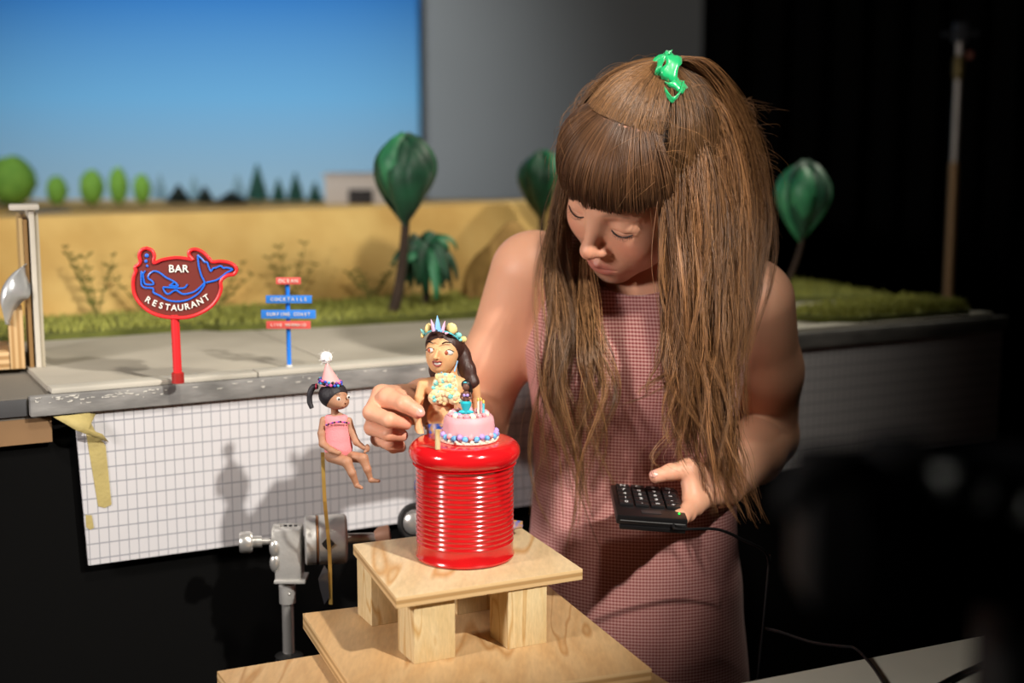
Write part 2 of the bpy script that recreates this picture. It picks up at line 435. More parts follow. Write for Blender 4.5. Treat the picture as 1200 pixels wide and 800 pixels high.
# grass strips
def grass(name, label, poly, z0, h, nblades, blade, seed, mg, parent=None):
    rnd = np.random.RandomState(seed); poly = np.array(poly)
    root = thing(name, label, 'grass mat', (*(P0+SU*poly[:, 0].mean()+SN*poly[:, 1].mean())[:2], z0))
    mb = MB(); mb.prism([st(s, b, z0) for s, b in poly], (0, 0, h))
    obj('turf', mb, mat('turf_base', '5f6426', .95, col2='454a1a', vscale=25, bump=.8, bscale=150), root, smooth=False)
    lo = poly.min(0); hi = poly.max(0); pts = []
    while len(pts) < nblades:
        q = lo+(hi-lo)*rnd.rand(2); c = False
        for i in range(len(poly)):
            a, b = poly[i], poly[i-1]
            if (a[1] > q[1]) != (b[1] > q[1]) and q[0] < (b[0]-a[0])*(q[1]-a[1])/(b[1]-a[1])+a[0]: c = not c
        if c: pts.append(q)
    V = []; F = []; C = []
    for q in pts:
        b0 = st(q[0], q[1], z0+h-.001); a = rnd.rand()*6.28; d = np.array([cos(a), sin(a), 0])*.0016; ln = rnd.randn(3)*.003; ln[2] = blade*(.5+rnd.rand())
        n_ = len(V); V += [b0-d, b0+d, b0+ln+d*.2, b0+ln-d*.2]; F.append((n_, n_+1, n_+2, n_+3))
        g = .7+.6*rnd.rand(); C += [np.array(lin('8d8f40'))*g]*4
    tag(npobj('grass_blades', V, F, mg, root, col=np.array(C)), kind='stuff')
m_gb = mat('grass_blade', attr='Col', rough=.8)
grass('grass_verge', 'long strip of short green model turf along the yellow wall', [(-.03, .40), (.12, .395), (.26, .40), (.28, .375), (.42, .345), (.60, .335), (.80, .32), (1.05, .30), (1.05, WB-.012), (-.03, WB-.012)], ZT+.0032, .009, 9000, .007, 1, m_gb)
grass('grass_patch', 'large patch of model turf spread over the far stage corner', [(1.06, .22), (1.14, .16), (1.24, .27), (1.45, .22), (1.465, .52), (1.06, .50)], ZT+.0032, .008, 3500, .007, 2, m_gb)
grass('grass_patch', 'tongue of shaggy model turf reaching the stage front edge', [(1.11, .10), (1.14, .03), (1.19, -.005), (1.42, -.005), (1.47, .06), (1.43, .17), (1.25, .15)], ZT+.004, .010, 3000, .009, 3, m_gb)

# ------------------------------------------------------------------ model trees of drooping leaves
m_leaf = mat('tree_leaf_felt', '0f5436', .55, col2='093423', vscale=30, var=.3, sheen=.1)
m_leaf2 = mat('tree_leaf_pale', '3c8a5c', .5, col2='1c6444', vscale=30)
m_bark = mat('tree_bark', '3a2a1e', .85, var=.4, vscale=60, bump=.5)
def leaf(path, widths, out, thick=.0012):
    """a bent blade with midrib; path (K,3), out = outward direction"""
    P = np.asarray(path); K = len(P); mb = MB(); V = []; F = []; nw = 5
    for i in range(K):
        t = P[min(i+1, K-1)]-P[max(i-1, 0)]; t /= max(_n(t), 1e-9); sd = np.cross(t, out); sd /= max(_n(sd), 1e-9); o2 = np.cross(sd, t)
        for j in range(nw):
            x = -1+2*j/(nw-1); V.append(P[i]+sd*x*widths[i]+o2*(-.35*x*x*widths[i]+(.0 if j != 2 else .0015)))
    for i in range(K-1):
        for j in range(nw-1): a = i*nw+j; F.append((a, a+1, a+nw+1, a+nw))
    mb.add(V, F); return mb
def onion_tree(name, label, base, top, rmax, crown_h, trunk_r, nl, seed, lean=0.):
    rnd = random.Random(seed); base = np.array(base); top = np.array(top)
    root = thing(name, label, 'model tree', base, 'model trees on the stage')
    cb = top-np.array([0, 0, crown_h])
    pts = catmull([base, base*.6+cb*.4+np.array([.004, 0, 0]), cb, cb*.6+top*.4], 14)
    obj('trunk', MB().tube(pts, list(np.linspace(trunk_r, trunk_r*.55, 14)), 10), m_bark, root)
    for k in range(nl):
        a = 2*pi*k/nl+rnd.uniform(-.15, .15); o = np.array([cos(a), sin(a), 0]); hh = crown_h*rnd.uniform(.85, 1.05); rr = rmax*rnd.uniform(.9, 1.08)
        path = []; ws = []
        for i in range(14):
            t = i/13; r = rr*(.12+.93*sin(pi*min(1, t*1.02)**.85)**.85) if t < .97 else rr*.12
            path.append(top+np.array([0, 0, .004*sin(k*2)])-np.array([0, 0, hh*t**1.05])+o*r*(1-.08*t)); ws.append(max(.002, rmax*.48*sin(pi*(.08+.9*t))**.7))
        so = obj('leaf', leaf(path, ws, o), m_leaf2 if rnd.random() < .2 else m_leaf, root); md = so.modifiers.new('s', 'SOLIDIFY'); md.thickness = .0012
    for k in range(3):
        a = rnd.uniform(0, 6.28); o = np.array([cos(a)*.8, sin(a)*.5, .55]); path = [top-np.array([0, 0, .006])+o*.03*t+np.array([0, 0, -.02*t*t]) for t in np.linspace(0, 1, 7)]
        so = obj('leaf_tip', leaf(path, [.006*(1-t)+.0008 for t in np.linspace(0, 1, 7)], np.array([0, 0, 1.])), m_leaf, root); md = so.modifiers.new('s', 'SOLIDIFY'); md.thickness = .001
    return root
tb = atz(461, 366, ZT+.0123)
onion_tree('model_tree', 'dark green leafy model tree on a bent trunk before the yellow wall', tb, at(474, 158, tb[1]+.02), .050, .142, .0095, 11, 4)
tb2 = st(.86, .50, ZT); Yt2 = 2.62
onion_tree('model_tree', 'small green model tree peeping out behind the woman', at(632, 355, Yt2)*np.array([1, 1, 0])+np.array([0, 0, ZT+.0123]), at(635, 178, Yt2), .043, .118, .008, 11, 9)
tb3 = atz(916, 344, ZT+.0113)
onion_tree('model_tree', 'green model tree standing alone before the black curtain', tb3, at(943, 190, tb3[1]), .047, .135, .006, 11, 12)
# weeping shrub
def shrub(base, R, H_, nl, seed, label):
    rnd = random.Random(seed); base = np.array(base); root = thing('weeping_shrub', label, 'shrub', base)
    obj('stem', MB().tube([base, base+np.array([.003, 0, H_*.5]), base+np.array([0, 0, H_*.85])], [.006, .005, .003], 8), m_bark, root)
    for k in range(nl):
        a = 2*pi*k/nl+rnd.uniform(-.2, .2); o = np.array([cos(a), sin(a), 0]); R_ = R*rnd.uniform(.75, 1.1); h = H_*rnd.uniform(.85, 1.1); low = rnd.uniform(.0, .8)
        path = [base+o*R_*sin(t*pi/2)**1.0+np.array([0, 0, h*(.8+.25*sin(min(1, t*2.2)*pi/2)-(1-low)*max(0, t-.3)**1.5*1.6)]) for t in np.linspace(.05, 1, 10)]
        path = [p_ if p_[2] > ZT+.012 else np.array([p_[0], p_[1], ZT+.012]) for p_ in path]
        so = obj('leaf', leaf(path, [.013*(sin(pi*(.15+.8*t)))**.8 for t in np.linspace(0, 1, 10)], o*.5+np.array([0, 0, 1.])), m_leaf2 if k % 4 == 0 else m_leaf, root); md = so.modifiers.new('s', 'SOLIDIFY'); md.thickness = .001
    return root
shrub(atz(499, 357, ZT+.0123), .052, .108, 30, 5, 'weeping dark green shrub of felt leaves behind the tree trunk')
# tan mound
mc = atz(590, 353, ZT+.006)
def mound(u): return .10*sin(u[0]*5+1)+.08*sin(u[1]*7+u[2]*4)
mb = MB(); mb.ball(mc+np.array([.01, .0, -.01]), (.075, .05, .135), 40, 26, disp=mound); mb.v = [(x, y, max(z, ZT+.0125)) for x, y, z in mb.v]
tag(obj('sand_mound', mb, mat('mound_tan', 'b38f52', .9, col2='8b6b39', vscale=25, bump=.7, bscale=90), base=mc, angle=180), 'steep tan mound of rough ground behind her bare shoulder', 'mound')
# dry sprigs before the wall
m_sprig = mat('dry_sprig', '6b6a2c', .9, var=.4, vscale=80)
def sprig(px, py, h, spread, seed, label):
    rnd = random.Random(seed); b0 = st(*px, ZT+.0123) if isinstance(px, tuple) else atz(px, py, ZT+.008)
    mb = MB()
    for k in range(5):
        a = rnd.uniform(-spread, spread); d = SU*sin(a)+np.array([0, 0, cos(a)]); L_ = h*rnd.uniform(.55, 1)
        pts = [b0+d*L_*t+SU*.15*L_*sin(a)*t*t for t in np.linspace(0, 1, 6)]
        mb.tube(pts, list(np.linspace(.0014, .0005, 6)), 5)
        for j in range(1, 6):
            for s_ in (-1, 1):
                q = pts[j]; e = q+(SU*s_*rnd.uniform(.4, 1)+np.array([0, 0, rnd.uniform(.1, .8)]))*.012*rnd.uniform(.6, 1.3)
                mb.tube([q, (q+e)/2+np.array([0, 0, .001]), e], [.0006, .0022, .0004], 5)
    tag(obj('dry_sprig', mb, m_sprig, base=b0), label, 'plant', 'dry sprigs on the set')
sprig((.135, .565), 0, .125, .45, 1, 'dry twiggy weed growing beside the upright plywood flat')
sprig((.21, .575), 0, .085, 1.0, 2, 'dry brown sprig leaning on the yellow wall near the mermaid sign')
sprig((.455, .57), 0, .105, .7, 3, 'forked dry sprig before the wall above the blue direction post')
sprig((.33, .575), 0, .09, .9, 6, 'dry sprig growing between the mermaid sign and blue post')
sprig((.60, .565), 0, .09, .7, 4, 'pale dry sprig close by the bent tree trunk')

# ------------------------------------------------------------------ distant model trees and house on the backdrop field
bf = thing('back_field', 'narrow field board carrying the distant model trees', 'board', (-.9, 3.4, 0))
ZF = 1.365
obj('field_board', MB().box((-.8, 3.35, ZF-.02), (2.6, .5, .04)), m_wall, bf, smooth=False)
for x in (-1.9, -.8, .3): obj('prop', MB().box((x, 3.35, (ZF-.04)/2), (.05, .3, ZF-.04)), m_blk, bf, smooth=False)
m_oval = mat('lollipop_leaf', '86b848', .8, col2='6ba03a', vscale=40, bump=.5, bscale=120)
m_con = mat('conifer_leaf', '24594f', .85, col2='1a4238', vscale=50, bump=.6, bscale=150)
m_con2 = mat('conifer_dark', '12221c', .9, var=.3, bump=.6)
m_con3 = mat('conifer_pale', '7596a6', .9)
def rough(u): return .04*sin(u[0]*9+u[2]*7)+.03*sin(u[1]*13+u[2]*11)
for i, (x, top, bot, rx, lb) in enumerate(((13, 183, 246, 27, 'biggest round green lollipop tree on the far field'), (66, 206, 250, 12, 'small egg shaped green tree beside the biggest round one'), (107, 199, 249, 14, 'broad egg shaped green tree on the far field'), (138, 196, 252, 11, 'tall slim egg shaped green tree on the far field'), (166, 204, 250, 10.5, 'slim green egg tree beside the dark conifers'))):
    Y = 3.30+.02*i; a = at(x, top, Y); b = at(x, bot, Y); r = rx/FPX*Y*1.01
    root = thing('lollipop_tree', lb, 'model tree', (a[0], Y, ZF), 'distant green trees')
    zc = (a[2]+max(b[2], ZF+.004))/2; hz = (a[2]-max(b[2], ZF+.004))/2
    obj('crown', MB().ball((a[0], Y, zc), (r, r, hz), 18, 14, disp=rough), m_oval, root)
    obj('trunk', MB().tube([(a[0], Y, ZF), (a[0], Y, zc)], r*.18, 8), m_bark, root)
def conifer(x, top, bot, hw, Y, m, lb, grp):
    a = at(x, top, Y); r = hw*1.25/FPX*Y; root = thing('conifer_tree', lb, 'model tree', (a[0], Y, ZF), grp); h = a[2]-ZF; prof = []
    for j in range(7):
        t = j/7; prof += [(r*(1-t)*1.05+.001, h*(.08+.92*t)), (r*(1-t)*.72+.001, h*(.08+.92*(t+.10)))]
    prof.append((.0008, h))
    obj('needles', MB().lathe(prof, (a[0], Y, ZF), 12), m, root, smooth=False); obj('trunk', MB().tube([(a[0], Y, ZF), (a[0], Y, ZF+h*.2)], r*.2, 6), m_bark, root)
for x, t, hw, lb in ((209, 216, 13, 'squat black green conifer next to the egg shaped trees'), (240, 218, 10, 'narrow black green conifer between two squat ones'), (271, 224, 18, 'wide low black green conifer')):
    conifer(x, t, 246, hw, 3.42, m_con2, lb, 'dark squat conifers')
for x, t, hw, lb in ((301, 192, 11, 'tallest blue green spire conifer'), (326, 209, 8, 'thin spire conifer right beside the tallest one'), (346, 202, 9, 'second tallest blue green spire conifer'), (369, 213, 8, 'thin spire conifer beside the white house')):
    conifer(x, t, 246, hw, 3.46, m_con, lb, 'spire conifers')
for x, t, hw, lb in ((187, 203, 7, 'pale hazy conifer between the egg trees and the squat conifers'), (227, 205, 7, 'pale hazy conifer behind the narrow black green one'), (278, 204, 8, 'pale hazy conifer behind the wide low one')):
    conifer(x, t, 246, hw, 3.56, m_con3, lb, 'pale conifers')
hc = at(425, 246, 3.4)
hs = thing('model_house', 'blurred white box house with one dark window by the sky edge', 'model house', (hc[0], 3.4, ZF))
a = at(381, 207, 3.4); b = at(470, 207, 3.4); hw_ = b[0]-a[0]; htop = a[2]
m_wh = mat('house_white', 'd6cfca', .8)
obj('house_body', MB().box(((a[0]+b[0])/2, 3.46, (ZF+htop)/2), (hw_, .14, htop-ZF)), m_wh, hs, bevel=.002)
wa = at(408, 222, 3.385); wb = at(437, 243, 3.385)
obj('roof', MB().box(((a[0]+b[0])/2, 3.46, htop+.003), (hw_+.012, .15, .006)), m_wh, hs, bevel=.001)
wn = obj('window', MB().box(((wa[0]+wb[0])/2, 3.389, (wa[2]+wb[2])/2), (wb[0]-wa[0], .006, wa[2]-wb[2])), mat('house_window', '1c1a1e', .3), hs, smooth=False)
for z in (.35, .65): obj('glazing_bar', MB().box(((wa[0]+wb[0])/2, 3.385, wb[2]+(wa[2]-wb[2])*z), (wb[0]-wa[0], .004, .0025)), mat('house_bar', '4a4444', .6), wn, smooth=False)

# chrome lamp stand far right
ls = thing('light_stand', 'thin chrome light stand before the black curtain', 'light stand', (1.05, 3.35, 0))
m_chr = mat('chrome', '9a938b', .4, .5)
A = at(1113, 352, 3.35); B_ = at(1123, 88, 3.35); dz = at(1126, 38, 3.35)
base_ = np.array([B_[0], 3.35, 0.])
obj('lower_tube', MB().tube([(B_[0], 3.35, .25), (B_[0], 3.35, B_[2]-.2)], .011, 12), mat('stand_brass', '8a6c48', .45, .5), ls)
obj('upper_tube', MB().tube([(B_[0], 3.35, B_[2]-.2), (B_[0], 3.35, dz[2]-.02)], .008, 12), m_chr, ls)
obj('collar', MB().lathe([(.010, 0), (.013, .01), (.013, .045), (.009, .055)], (B_[0], 3.35, B_[2]-.01), 14), mat('stand_collar', '6a5c34', .5, .6), ls)
obj('knob', MB().ball((B_[0]+.022, 3.34, B_[2]+.045), .009, 10, 8), mat('stand_knob', '7a4638', .5), ls)
obj('head', MB().box((B_[0], 3.35, dz[2]), (.03, .03, .045)), mat('stand_head', '2a2b2e', .5), ls, bevel=.004)
obj('cross_pin', MB().tube([(B_[0]-.04, 3.35, dz[2]-.005), (B_[0]+.04, 3.35, dz[2]-.002)], .006, 8), mat('stand_head', '2a2b2e', .5), ls)
for k in range(3):
    a = 2*pi*k/3+.4; obj('leg', MB().tube([(B_[0], 3.35, .55), (B_[0]+.42*cos(a), 3.35+.42*sin(a), .012)], .009, 8), m_chr, ls)
# grey equipment case at far left
ec = thing('equipment_case', 'dark grey equipment case behind the plywood flat', 'case', (-1.02, 2.45, 0))
a = at(-40, 257, 2.45); b = at(30, 420, 2.45)
obj('case_body', MB().box(((a[0]+b[0])/2, 2.6, (a[2]+.4)/2), (b[0]-a[0], .3, a[2]-.4)), mat('case_grey', '5d6063', .6, var=.15), ec, bevel=.006)
obj('case_foot', MB().box(((a[0]+b[0])/2, 2.6, .2), (b[0]-a[0], .28, .4)), m_blk, ec, smooth=False)
obj('lid_rim', MB().box(((a[0]+b[0])/2, 2.445, a[2]-.012), (b[0]-a[0]+.01, .012, .016)), mat('case_rim', '3a3c40', .4), ec, bevel=.002)
ha = at(4, 293, 2.43); obj('latch', MB().box((ha[0], 2.44, ha[2]), (.045, .02, .012)), mat('case_latch', '151515', .4), ec, bevel=.002)
# ------------------------------------------------------------------ upright flats, sheet metal
def ply_mat(name, a, b, per=.0045, axis='Z', rough=.6):
    m = mat(name, a, rough); nt = m.node_tree; N = nt.nodes; L = nt.links
    co = N.new('ShaderNodeTexCoord'); sp = N.new('ShaderNodeSeparateXYZ'); L.new(co.outputs['Object'], sp.inputs[0])
    d = N.new('ShaderNodeMath'); d.operation = 'DIVIDE'; d.inputs[1].default_value = per; L.new(sp.outputs[axis], d.inputs[0])
    fr_ = N.new('ShaderNodeMath'); fr_.operation = 'PINGPONG'; fr_.inputs[1].default_value = 1; L.new(d.outputs[0], fr_.inputs[0])
    r = N.new('ShaderNodeValToRGB'); r.color_ramp.elements[0].position = .35; r.color_ramp.elements[1].position = .65
    r.color_ramp.elements[0].color = (*lin(a), 1); r.color_ramp.elements[1].color = (*lin(b), 1)
    L.new(fr_.outputs[0], r.inputs['Fac']); L.new(r.outputs['Color'], N['Principled BSDF'].inputs['Base Color']); return m
def wood_mat(name, a, b, c, scale=(1, 1, 1), rough=.5, rot=0.):
    """pale plywood face: long figure lines"""
    m = mat(name, a, rough); nt = m.node_tree; N = nt.nodes; L = nt.links
    co = N.new('ShaderNodeTexCoord'); mp = N.new('ShaderNodeMapping'); mp.inputs['Scale'].default_value = scale; mp.inputs['Rotation'].default_value = (0, 0, rot)
    L.new(co.outputs['Object'], mp.inputs['Vector'])
    n1 = N.new('ShaderNodeTexNoise'); n1.inputs['Scale'].default_value = 1.0; n1.inputs['Detail'].default_value = 2; n1.inputs['Distortion'].default_value = .4; L.new(mp.outputs[0], n1.inputs['Vector'])
    mu = N.new('ShaderNodeMath'); mu.operation = 'MULTIPLY'; mu.inputs[1].default_value = 9; L.new(n1.outputs['Fac'], mu.inputs[0])
    fr_ = N.new('ShaderNodeMath'); fr_.operation = 'PINGPONG'; fr_.inputs[1].default_value = 1; L.new(mu.outputs[0], fr_.inputs[0])
    r = N.new('ShaderNodeValToRGB'); e = r.color_ramp.elements; e[0].position = .0; e[0].color = (*lin(c), 1); e[1].position = .22; e[1].color = (*lin(a), 1)
    k = e.new(1.0); k.color = (*lin(b), 1); L.new(fr_.outputs[0], r.inputs['Fac'])
    n2 = N.new('ShaderNodeTexNoise'); n2.inputs['Scale'].default_value = 14; n2.inputs['Detail'].default_value = 4
    m2 = N.new('ShaderNodeMapping'); m2.inputs['Scale'].default_value = tuple(s*1.5 for s in scale); L.new(co.outputs['Object'], m2.inputs['Vector']); m2.inputs['Rotation'].default_value = (0, 0, rot); L.new(m2.outputs[0], n2.inputs['Vector'])
    mx = N.new('ShaderNodeMix'); mx.data_type = 'RGBA'; mx.blend_type = 'MULTIPLY'; mx.inputs[0].default_value = .35
    L.new(r.outputs['Color'], mx.inputs[6]); L.new(n2.outputs['Fac'], mx.inputs[7]); L.new(mx.outputs[2], N['Principled BSDF'].inputs['Base Color']); return m
m_flat = mat('flat_paint', 'c9c2b4', .7, var=.15, vscale=20)
m_brown = mat('flat_brown', '8c6a3c', .7, var=.2)
m_ply_e = ply_mat('ply_edge', 'c8a778', 'a88252', .0035, 'X')
Yf = 1.80; zT = ZT+.0031
FX = at(44, 400, Yf)[0]; FYAW = math.atan2(-FX, Yf)+.03
def vbox(mb, x0, x1, y0, y1, z0, z1):
    c, s = cos(FYAW), sin(FYAW); T = lambda x, y: (FX+(x-FX)*c-(y-Yf)*s, Yf+(x-FX)*s+(y-Yf)*c)
    q = [T(x0, y0), T(x1, y0), T(x1, y1), T(x0, y1)]; return mb.hexa([(*v, z0) for v in q], [(*v, z1) for v in q])
X = lambda px, Y: (px-600)/FPX*Y/cos(PITCH)
fl = thing('plywood_flat', 'cream painted plywood flat standing on the stage end seen edge on', 'flat', at(45, 455, Yf)*np.array([1, 1, 0])+np.array([0, 0, zT]))
top = at(38, 246, Yf)[2]; x0 = at(44, 400, Yf)[0]
vbox(mb := MB(), x0-.003, x0+.0035, Yf-.002, Yf+.15, zT, top); obj('panel', mb, m_flat, fl, bevel=.0008)
vbox(mb := MB(), x0+.0037, x0+.0085, Yf, Yf+.15, zT, top-.004); obj('outer_skin', mb, mat('flat_skin', 'b7ad98', .7, var=.2), fl, bevel=.0006)
vbox(mb := MB(), x0-.026, x0+.010, Yf-.008, Yf+.03, top, top+.007); obj('cap_strip', mb, mat('cap_paint', 'cfc8bb', .7, var=.2), fl, bevel=.002)
b2 = thing('brown_flat', 'narrow brown hardboard strip beside the cream flat', 'flat', (x0-.012, Yf, zT))
vbox(mb := MB(), x0-.0105, x0-.0055, Yf, Yf+.14, zT, top-.012); obj('board', mb, m_brown, b2, bevel=.0006)
vbox(mb := MB(), x0-.0155, x0-.0110, Yf, Yf+.14, zT+.10, top-.010); obj('board_face', mb, mat('flat_face', 'b99c6a', .7), b2, bevel=.0006)
px_b = thing('plywood_block', 'stubby upright plywood offcut with striped edge beside the brown flat', 'offcut', (x0-.03, Yf, zT))
vbox(mb := MB(), x0-.034, x0-.0162, Yf-.004, Yf+.06, zT, zT+.075); obj('block', mb, m_ply_e, px_b, bevel=.0008)
px_c = thing('plywood_step', 'flat stack of plywood lying at the stage end', 'offcut', (x0-.09, Yf, zT))
vbox(mb := MB(), x0-.20, x0-.035, Yf-.004, Yf+.10, zT, zT+.022); obj('sheet', mb, ply_mat('ply_edge_h', 'd0ae80', 'a47f50', .005, 'Z'), px_c, bevel=.0008)
# curled sheet metal
oa = catmull([at(33, 308, 1.80), at(16, 319, 1.785), at(4, 334, 1.775), at(0, 350, 1.772), at(4, 367, 1.775), at(12, 381, 1.785)], 18)
ia = catmull([at(36, 316, 1.812), at(36, 332, 1.800), at(35, 347, 1.792), at(27, 353, 1.790), at(19, 363, 1.790), at(14, 379, 1.790)], 18)
mb = MB(); V = []; F = []
for i in range(18):
    for k in range(6): t = k/5; V.append(oa[i]*(1-t)+ia[i]*t+np.array([-.003, -.012, .002])*sin(pi*t))
for i in range(17):
    for k in range(5): a = i*6+k; F.append((a, a+1, a+7, a+6))
mb.add(V, F); sm = obj('metal_sheet', mb, mat('galvanised', 'd4d7da', .35, .5, var=.2, vscale=40)); md = sm.modifiers.new('s', 'SOLIDIFY'); md.thickness = .001
tag(sm, 'curled silver sheet metal leaning on the plywood flat', 'metal sheet')

# ------------------------------------------------------------------ the mermaid bar sign
sb_ = atz(208, 449, ZT+.004); Ys = sb_[1]
sgn = thing('bar_sign', 'red oval mermaid bar sign on a red post at the stage edge', 'sign', sb_)
def sp(x, y, dy=0.): return at(140+x/8, 280+y/8, Ys)+np.array([0, dy, 0])
out = [(250, 80), (305, 105), (325, 155), (318, 200), (330, 222), (400, 192), (530, 172), (640, 182), (690, 190), (655, 150), (662, 108), (720, 92), (790, 122), (848, 180), (880, 212), (950, 207), (1030, 217), (1088, 248), (1106, 290), (1082, 330), (1030, 338), (985, 362), (956, 402), (960, 460), (940, 530), (890, 610), (800, 680), (680, 730), (540, 745), (400, 730), (290, 690), (200, 620), (140, 530), (122, 440), (127, 360), (147, 300), (142, 262), (176, 236), (190, 200), (180, 150), (200, 102)]
o3 = catmull(out+[out[0]], 160)[:-1]
pl = [sp(x, y) for x, y in o3]; cx = np.mean(pl, 0)
m_red = mat('sign_red', 'e0262a', .4); m_dred = mat('sign_dark_red', '6e1d12', .6, var=.15)
obj('plate', MB().prism(pl, (0, .006, 0)), m_dred, sgn, smooth=False)
obj('rim', MB().tube([cx+(p_-cx)*.985+np.array([0, -.001, 0]) for p_ in pl], .0022, 8, closed=True), m_red, sgn)
m_blue = mat('sign_blue', '1f6bd8', .35)
lines = [[(270, 350), (290, 320), (330, 300), (380, 315), (440, 360), (500, 390), (530, 410), (545, 435)], [(270, 350), (275, 370), (310, 395), (318, 425), (245, 420), (228, 370), (222, 320)],
         [(205, 300), (206, 380), (210, 430), (240, 455), (315, 462), (322, 500), (380, 530), (450, 570), (540, 585), (640, 570), (730, 520), (785, 455), (800, 408), (770, 340), (745, 250), (735, 150)],
         [(735, 150), (780, 190), (800, 215), (825, 220), (840, 265), (860, 300), (880, 275), (910, 268), (950, 252), (980, 272), (1005, 268), (1060, 285), (1000, 320), (920, 380), (815, 408)],
         [(410, 450), (422, 485), (460, 515), (530, 480), (600, 515), (700, 495), (770, 440), (800, 408)], [(410, 450), (480, 455), (600, 460), (640, 425)], [(470, 437), (490, 425), (520, 405), (548, 440), (470, 437)], [(205, 300), (222, 322), (245, 298)]]
for l in lines: obj('neon_line', MB().tube(catmull([sp(x, y, -.0012) for x, y in l], 8*len(l)), .0011, 6), m_blue, sgn)
for x, y, r in ((258, 155, .0026), (250, 208, .0021), (262, 252, .0017)): obj('bubble', MB().ball(sp(x, y, -.001), (r, .0012, r), 10, 6), m_blue, sgn)
def letters(txt, m, parent, place, size, name='letter'):
    """each character a mesh of its own; place(i) -> (pos, roll)"""
    for i, ch in enumerate(txt):
        if ch == ' ': continue
        cu = bpy.data.curves.new('t', 'FONT'); cu.body = ch; cu.size = size; cu.extrude = .0004; cu.align_x = 'CENTER'; cu.align_y = 'CENTER'; cu.offset = size*.012; cu.resolution_u = 3
        to = bpy.data.objects.new('t', cu); COL.objects.link(to); dg = bpy.context.evaluated_depsgraph_get()
        me = bpy.data.meshes.new_from_object(to.evaluated_get(dg)); bpy.data.objects.remove(to)
        me.name = name; p_, roll = place(i); root = np.array(_loc(parent))
        me.transform(Matrix.Translation(Vector(p_-root)) @ Matrix.Rotation(roll, 4, 'Y') @ Matrix.Rotation(pi/2, 4, 'X'))
        me.materials.clear(); me.materials.append(m); o = bpy.data.objects.new(name, me); finish(o, parent, tuple(root))
m_wht = mat('sign_white', 'e9e4dc', .5)
letters('BAR', m_wht, sgn, lambda i: (sp(490+i*65, 280, -.0015), 0), .0125)
def rest(i):
    t = -1+2*i/9; x = 545+275*t; y = 645-85*t*t-(10*t); return sp(x, y, -.0015), radians(-33*t)
letters('RESTAURANT', m_wht, sgn, rest, .0105)
zb = sp(540, 735)[2]; m_post = mat('post_red', 'd6242a', .45)
obj('post', MB().tube([(sb_[0], Ys+.003, sb_[2]), (sb_[0]-.001, Ys+.003, zb+.003)], .0052, 14), m_post, sgn)
obj('post_foot', MB().lathe([(.0075, 0), (.0075, .012), (.006, .013)], (sb_[0], Ys+.003, sb_[2]), 16), mat('post_foot', '9c1f1c', .5), sgn)

# blue direction post
db = atz(339, 430, ZT+.004); Yd = db[1]
dsn = thing('direction_post', 'blue direction post with four small blue and red boards', 'sign', db)
m_bl = mat('post_blue', '1f7be8', .4); m_bb = mat('board_blue', '3d8cf0', .4); m_rb = mat('board_red', 'e8605a', .45)
obj('pole', MB().tube([db, (db[0], Yd, at(339, 326, Yd)[2])], .0029, 12), m_bl, dsn)
obj('pole_foot', MB().ball(db+np.array([0, 0, .001]), (.0045, .0045, .003), 10, 6), mat('foot_white', 'c8c4bc', .7), dsn)
for (x0_, x1_, y0_, y1_, m_, t) in ((323.5, 352.5, 325, 333, m_rb, 'OCEAN'), (311.5, 365.5, 346, 355, m_bb, 'COCKTAILS'), (306, 370, 363, 373, m_bb, 'SURFING COAST'), (312, 364, 376, 385, m_rb, 'LIVE MERMAID')):
    a = at(x0_, y0_, Yd-.005); b = at(x1_, y1_, Yd-.005); c = (a+b)/2
    bd = obj('name_board', MB().box((c[0], Yd-.005, c[2]), (b[0]-a[0], .003, a[2]-b[2])), m_, dsn, bevel=.0005)
    n_ = len(t); wd = (b[0]-a[0])*.82
    letters(t, m_wht, bd, lambda i: (np.array([c[0]-wd/2+wd*(i+.5)/n_, Yd-.0068, c[2]]), 0), min(.0062, wd/n_*1.35))

# ------------------------------------------------------------------ boards, little table, can
m_birch = wood_mat('birch_face', 'ead0a4', 'e4c697', 'd2a368', (10, 2.5, 1), .5, -.45)
m_birch2 = wood_mat('birch_face_b', 'd8b280', 'd0a672', 'bd8d56', (14, 2.5, 1), .55, -.3)
m_pine = wood_mat('pine_block', 'ecd3a2', 'e4c690', 'd3a868', (30, 30, 5), .6)
m_ple = ply_mat('ply_layers', 'd9b785', 'b08a58', .0042, 'Z')
ZP = 1.079; ZL = 1.002
def quadbox(mb, q, z0, z1): return mb.hexa([(x, y, z0) for x, y in q], [(x, y, z1) for x, y in q])
def framed(o, m2):     # second material on the side faces
    o.data.materials.append(m2)
    for p_ in o.data.polygons:
        if abs(p_.normal.z) < .5: p_.material_index = 1
    return o
lit = thing('plywood_stool', 'little square plywood stand on four pine blocks under the red can', 'stand', (-.05, 1.52, ZL))
qa = [np.array(v) for v in ((-.117, 1.380), (.076, 1.474), (.004, 1.650), (-.181, 1.566))]
framed(obj('stand_top', quadbox(MB(), qa, ZP-.012, ZP), m_birch, lit, bevel=.0008), m_ple)
uA = (qa[1]-qa[0])/_n(qa[1]-qa[0]); vA = np.array([-uA[1], uA[0]])
def blk(c, w_, d_): c = np.array(c); return [c+uA*a*w_/2+vA*b*d_/2 for a, b in ((-1, -1), (1, -1), (1, 1), (-1, 1))]
cA = qa[0]+uA*.045+vA*.030
for c in (cA, cA+uA*.105-vA*.004, cA+vA*.125, cA+vA*.118+uA*.10):
    obj('block_leg', quadbox(MB(), blk(c, .046, .046), ZL, ZP-.0122), m_pine, lit, bevel=.001)
bb = thing('base_board', 'wide pale plywood board carrying the little stand', 'board', (-.05, 1.45, ZL-.018))
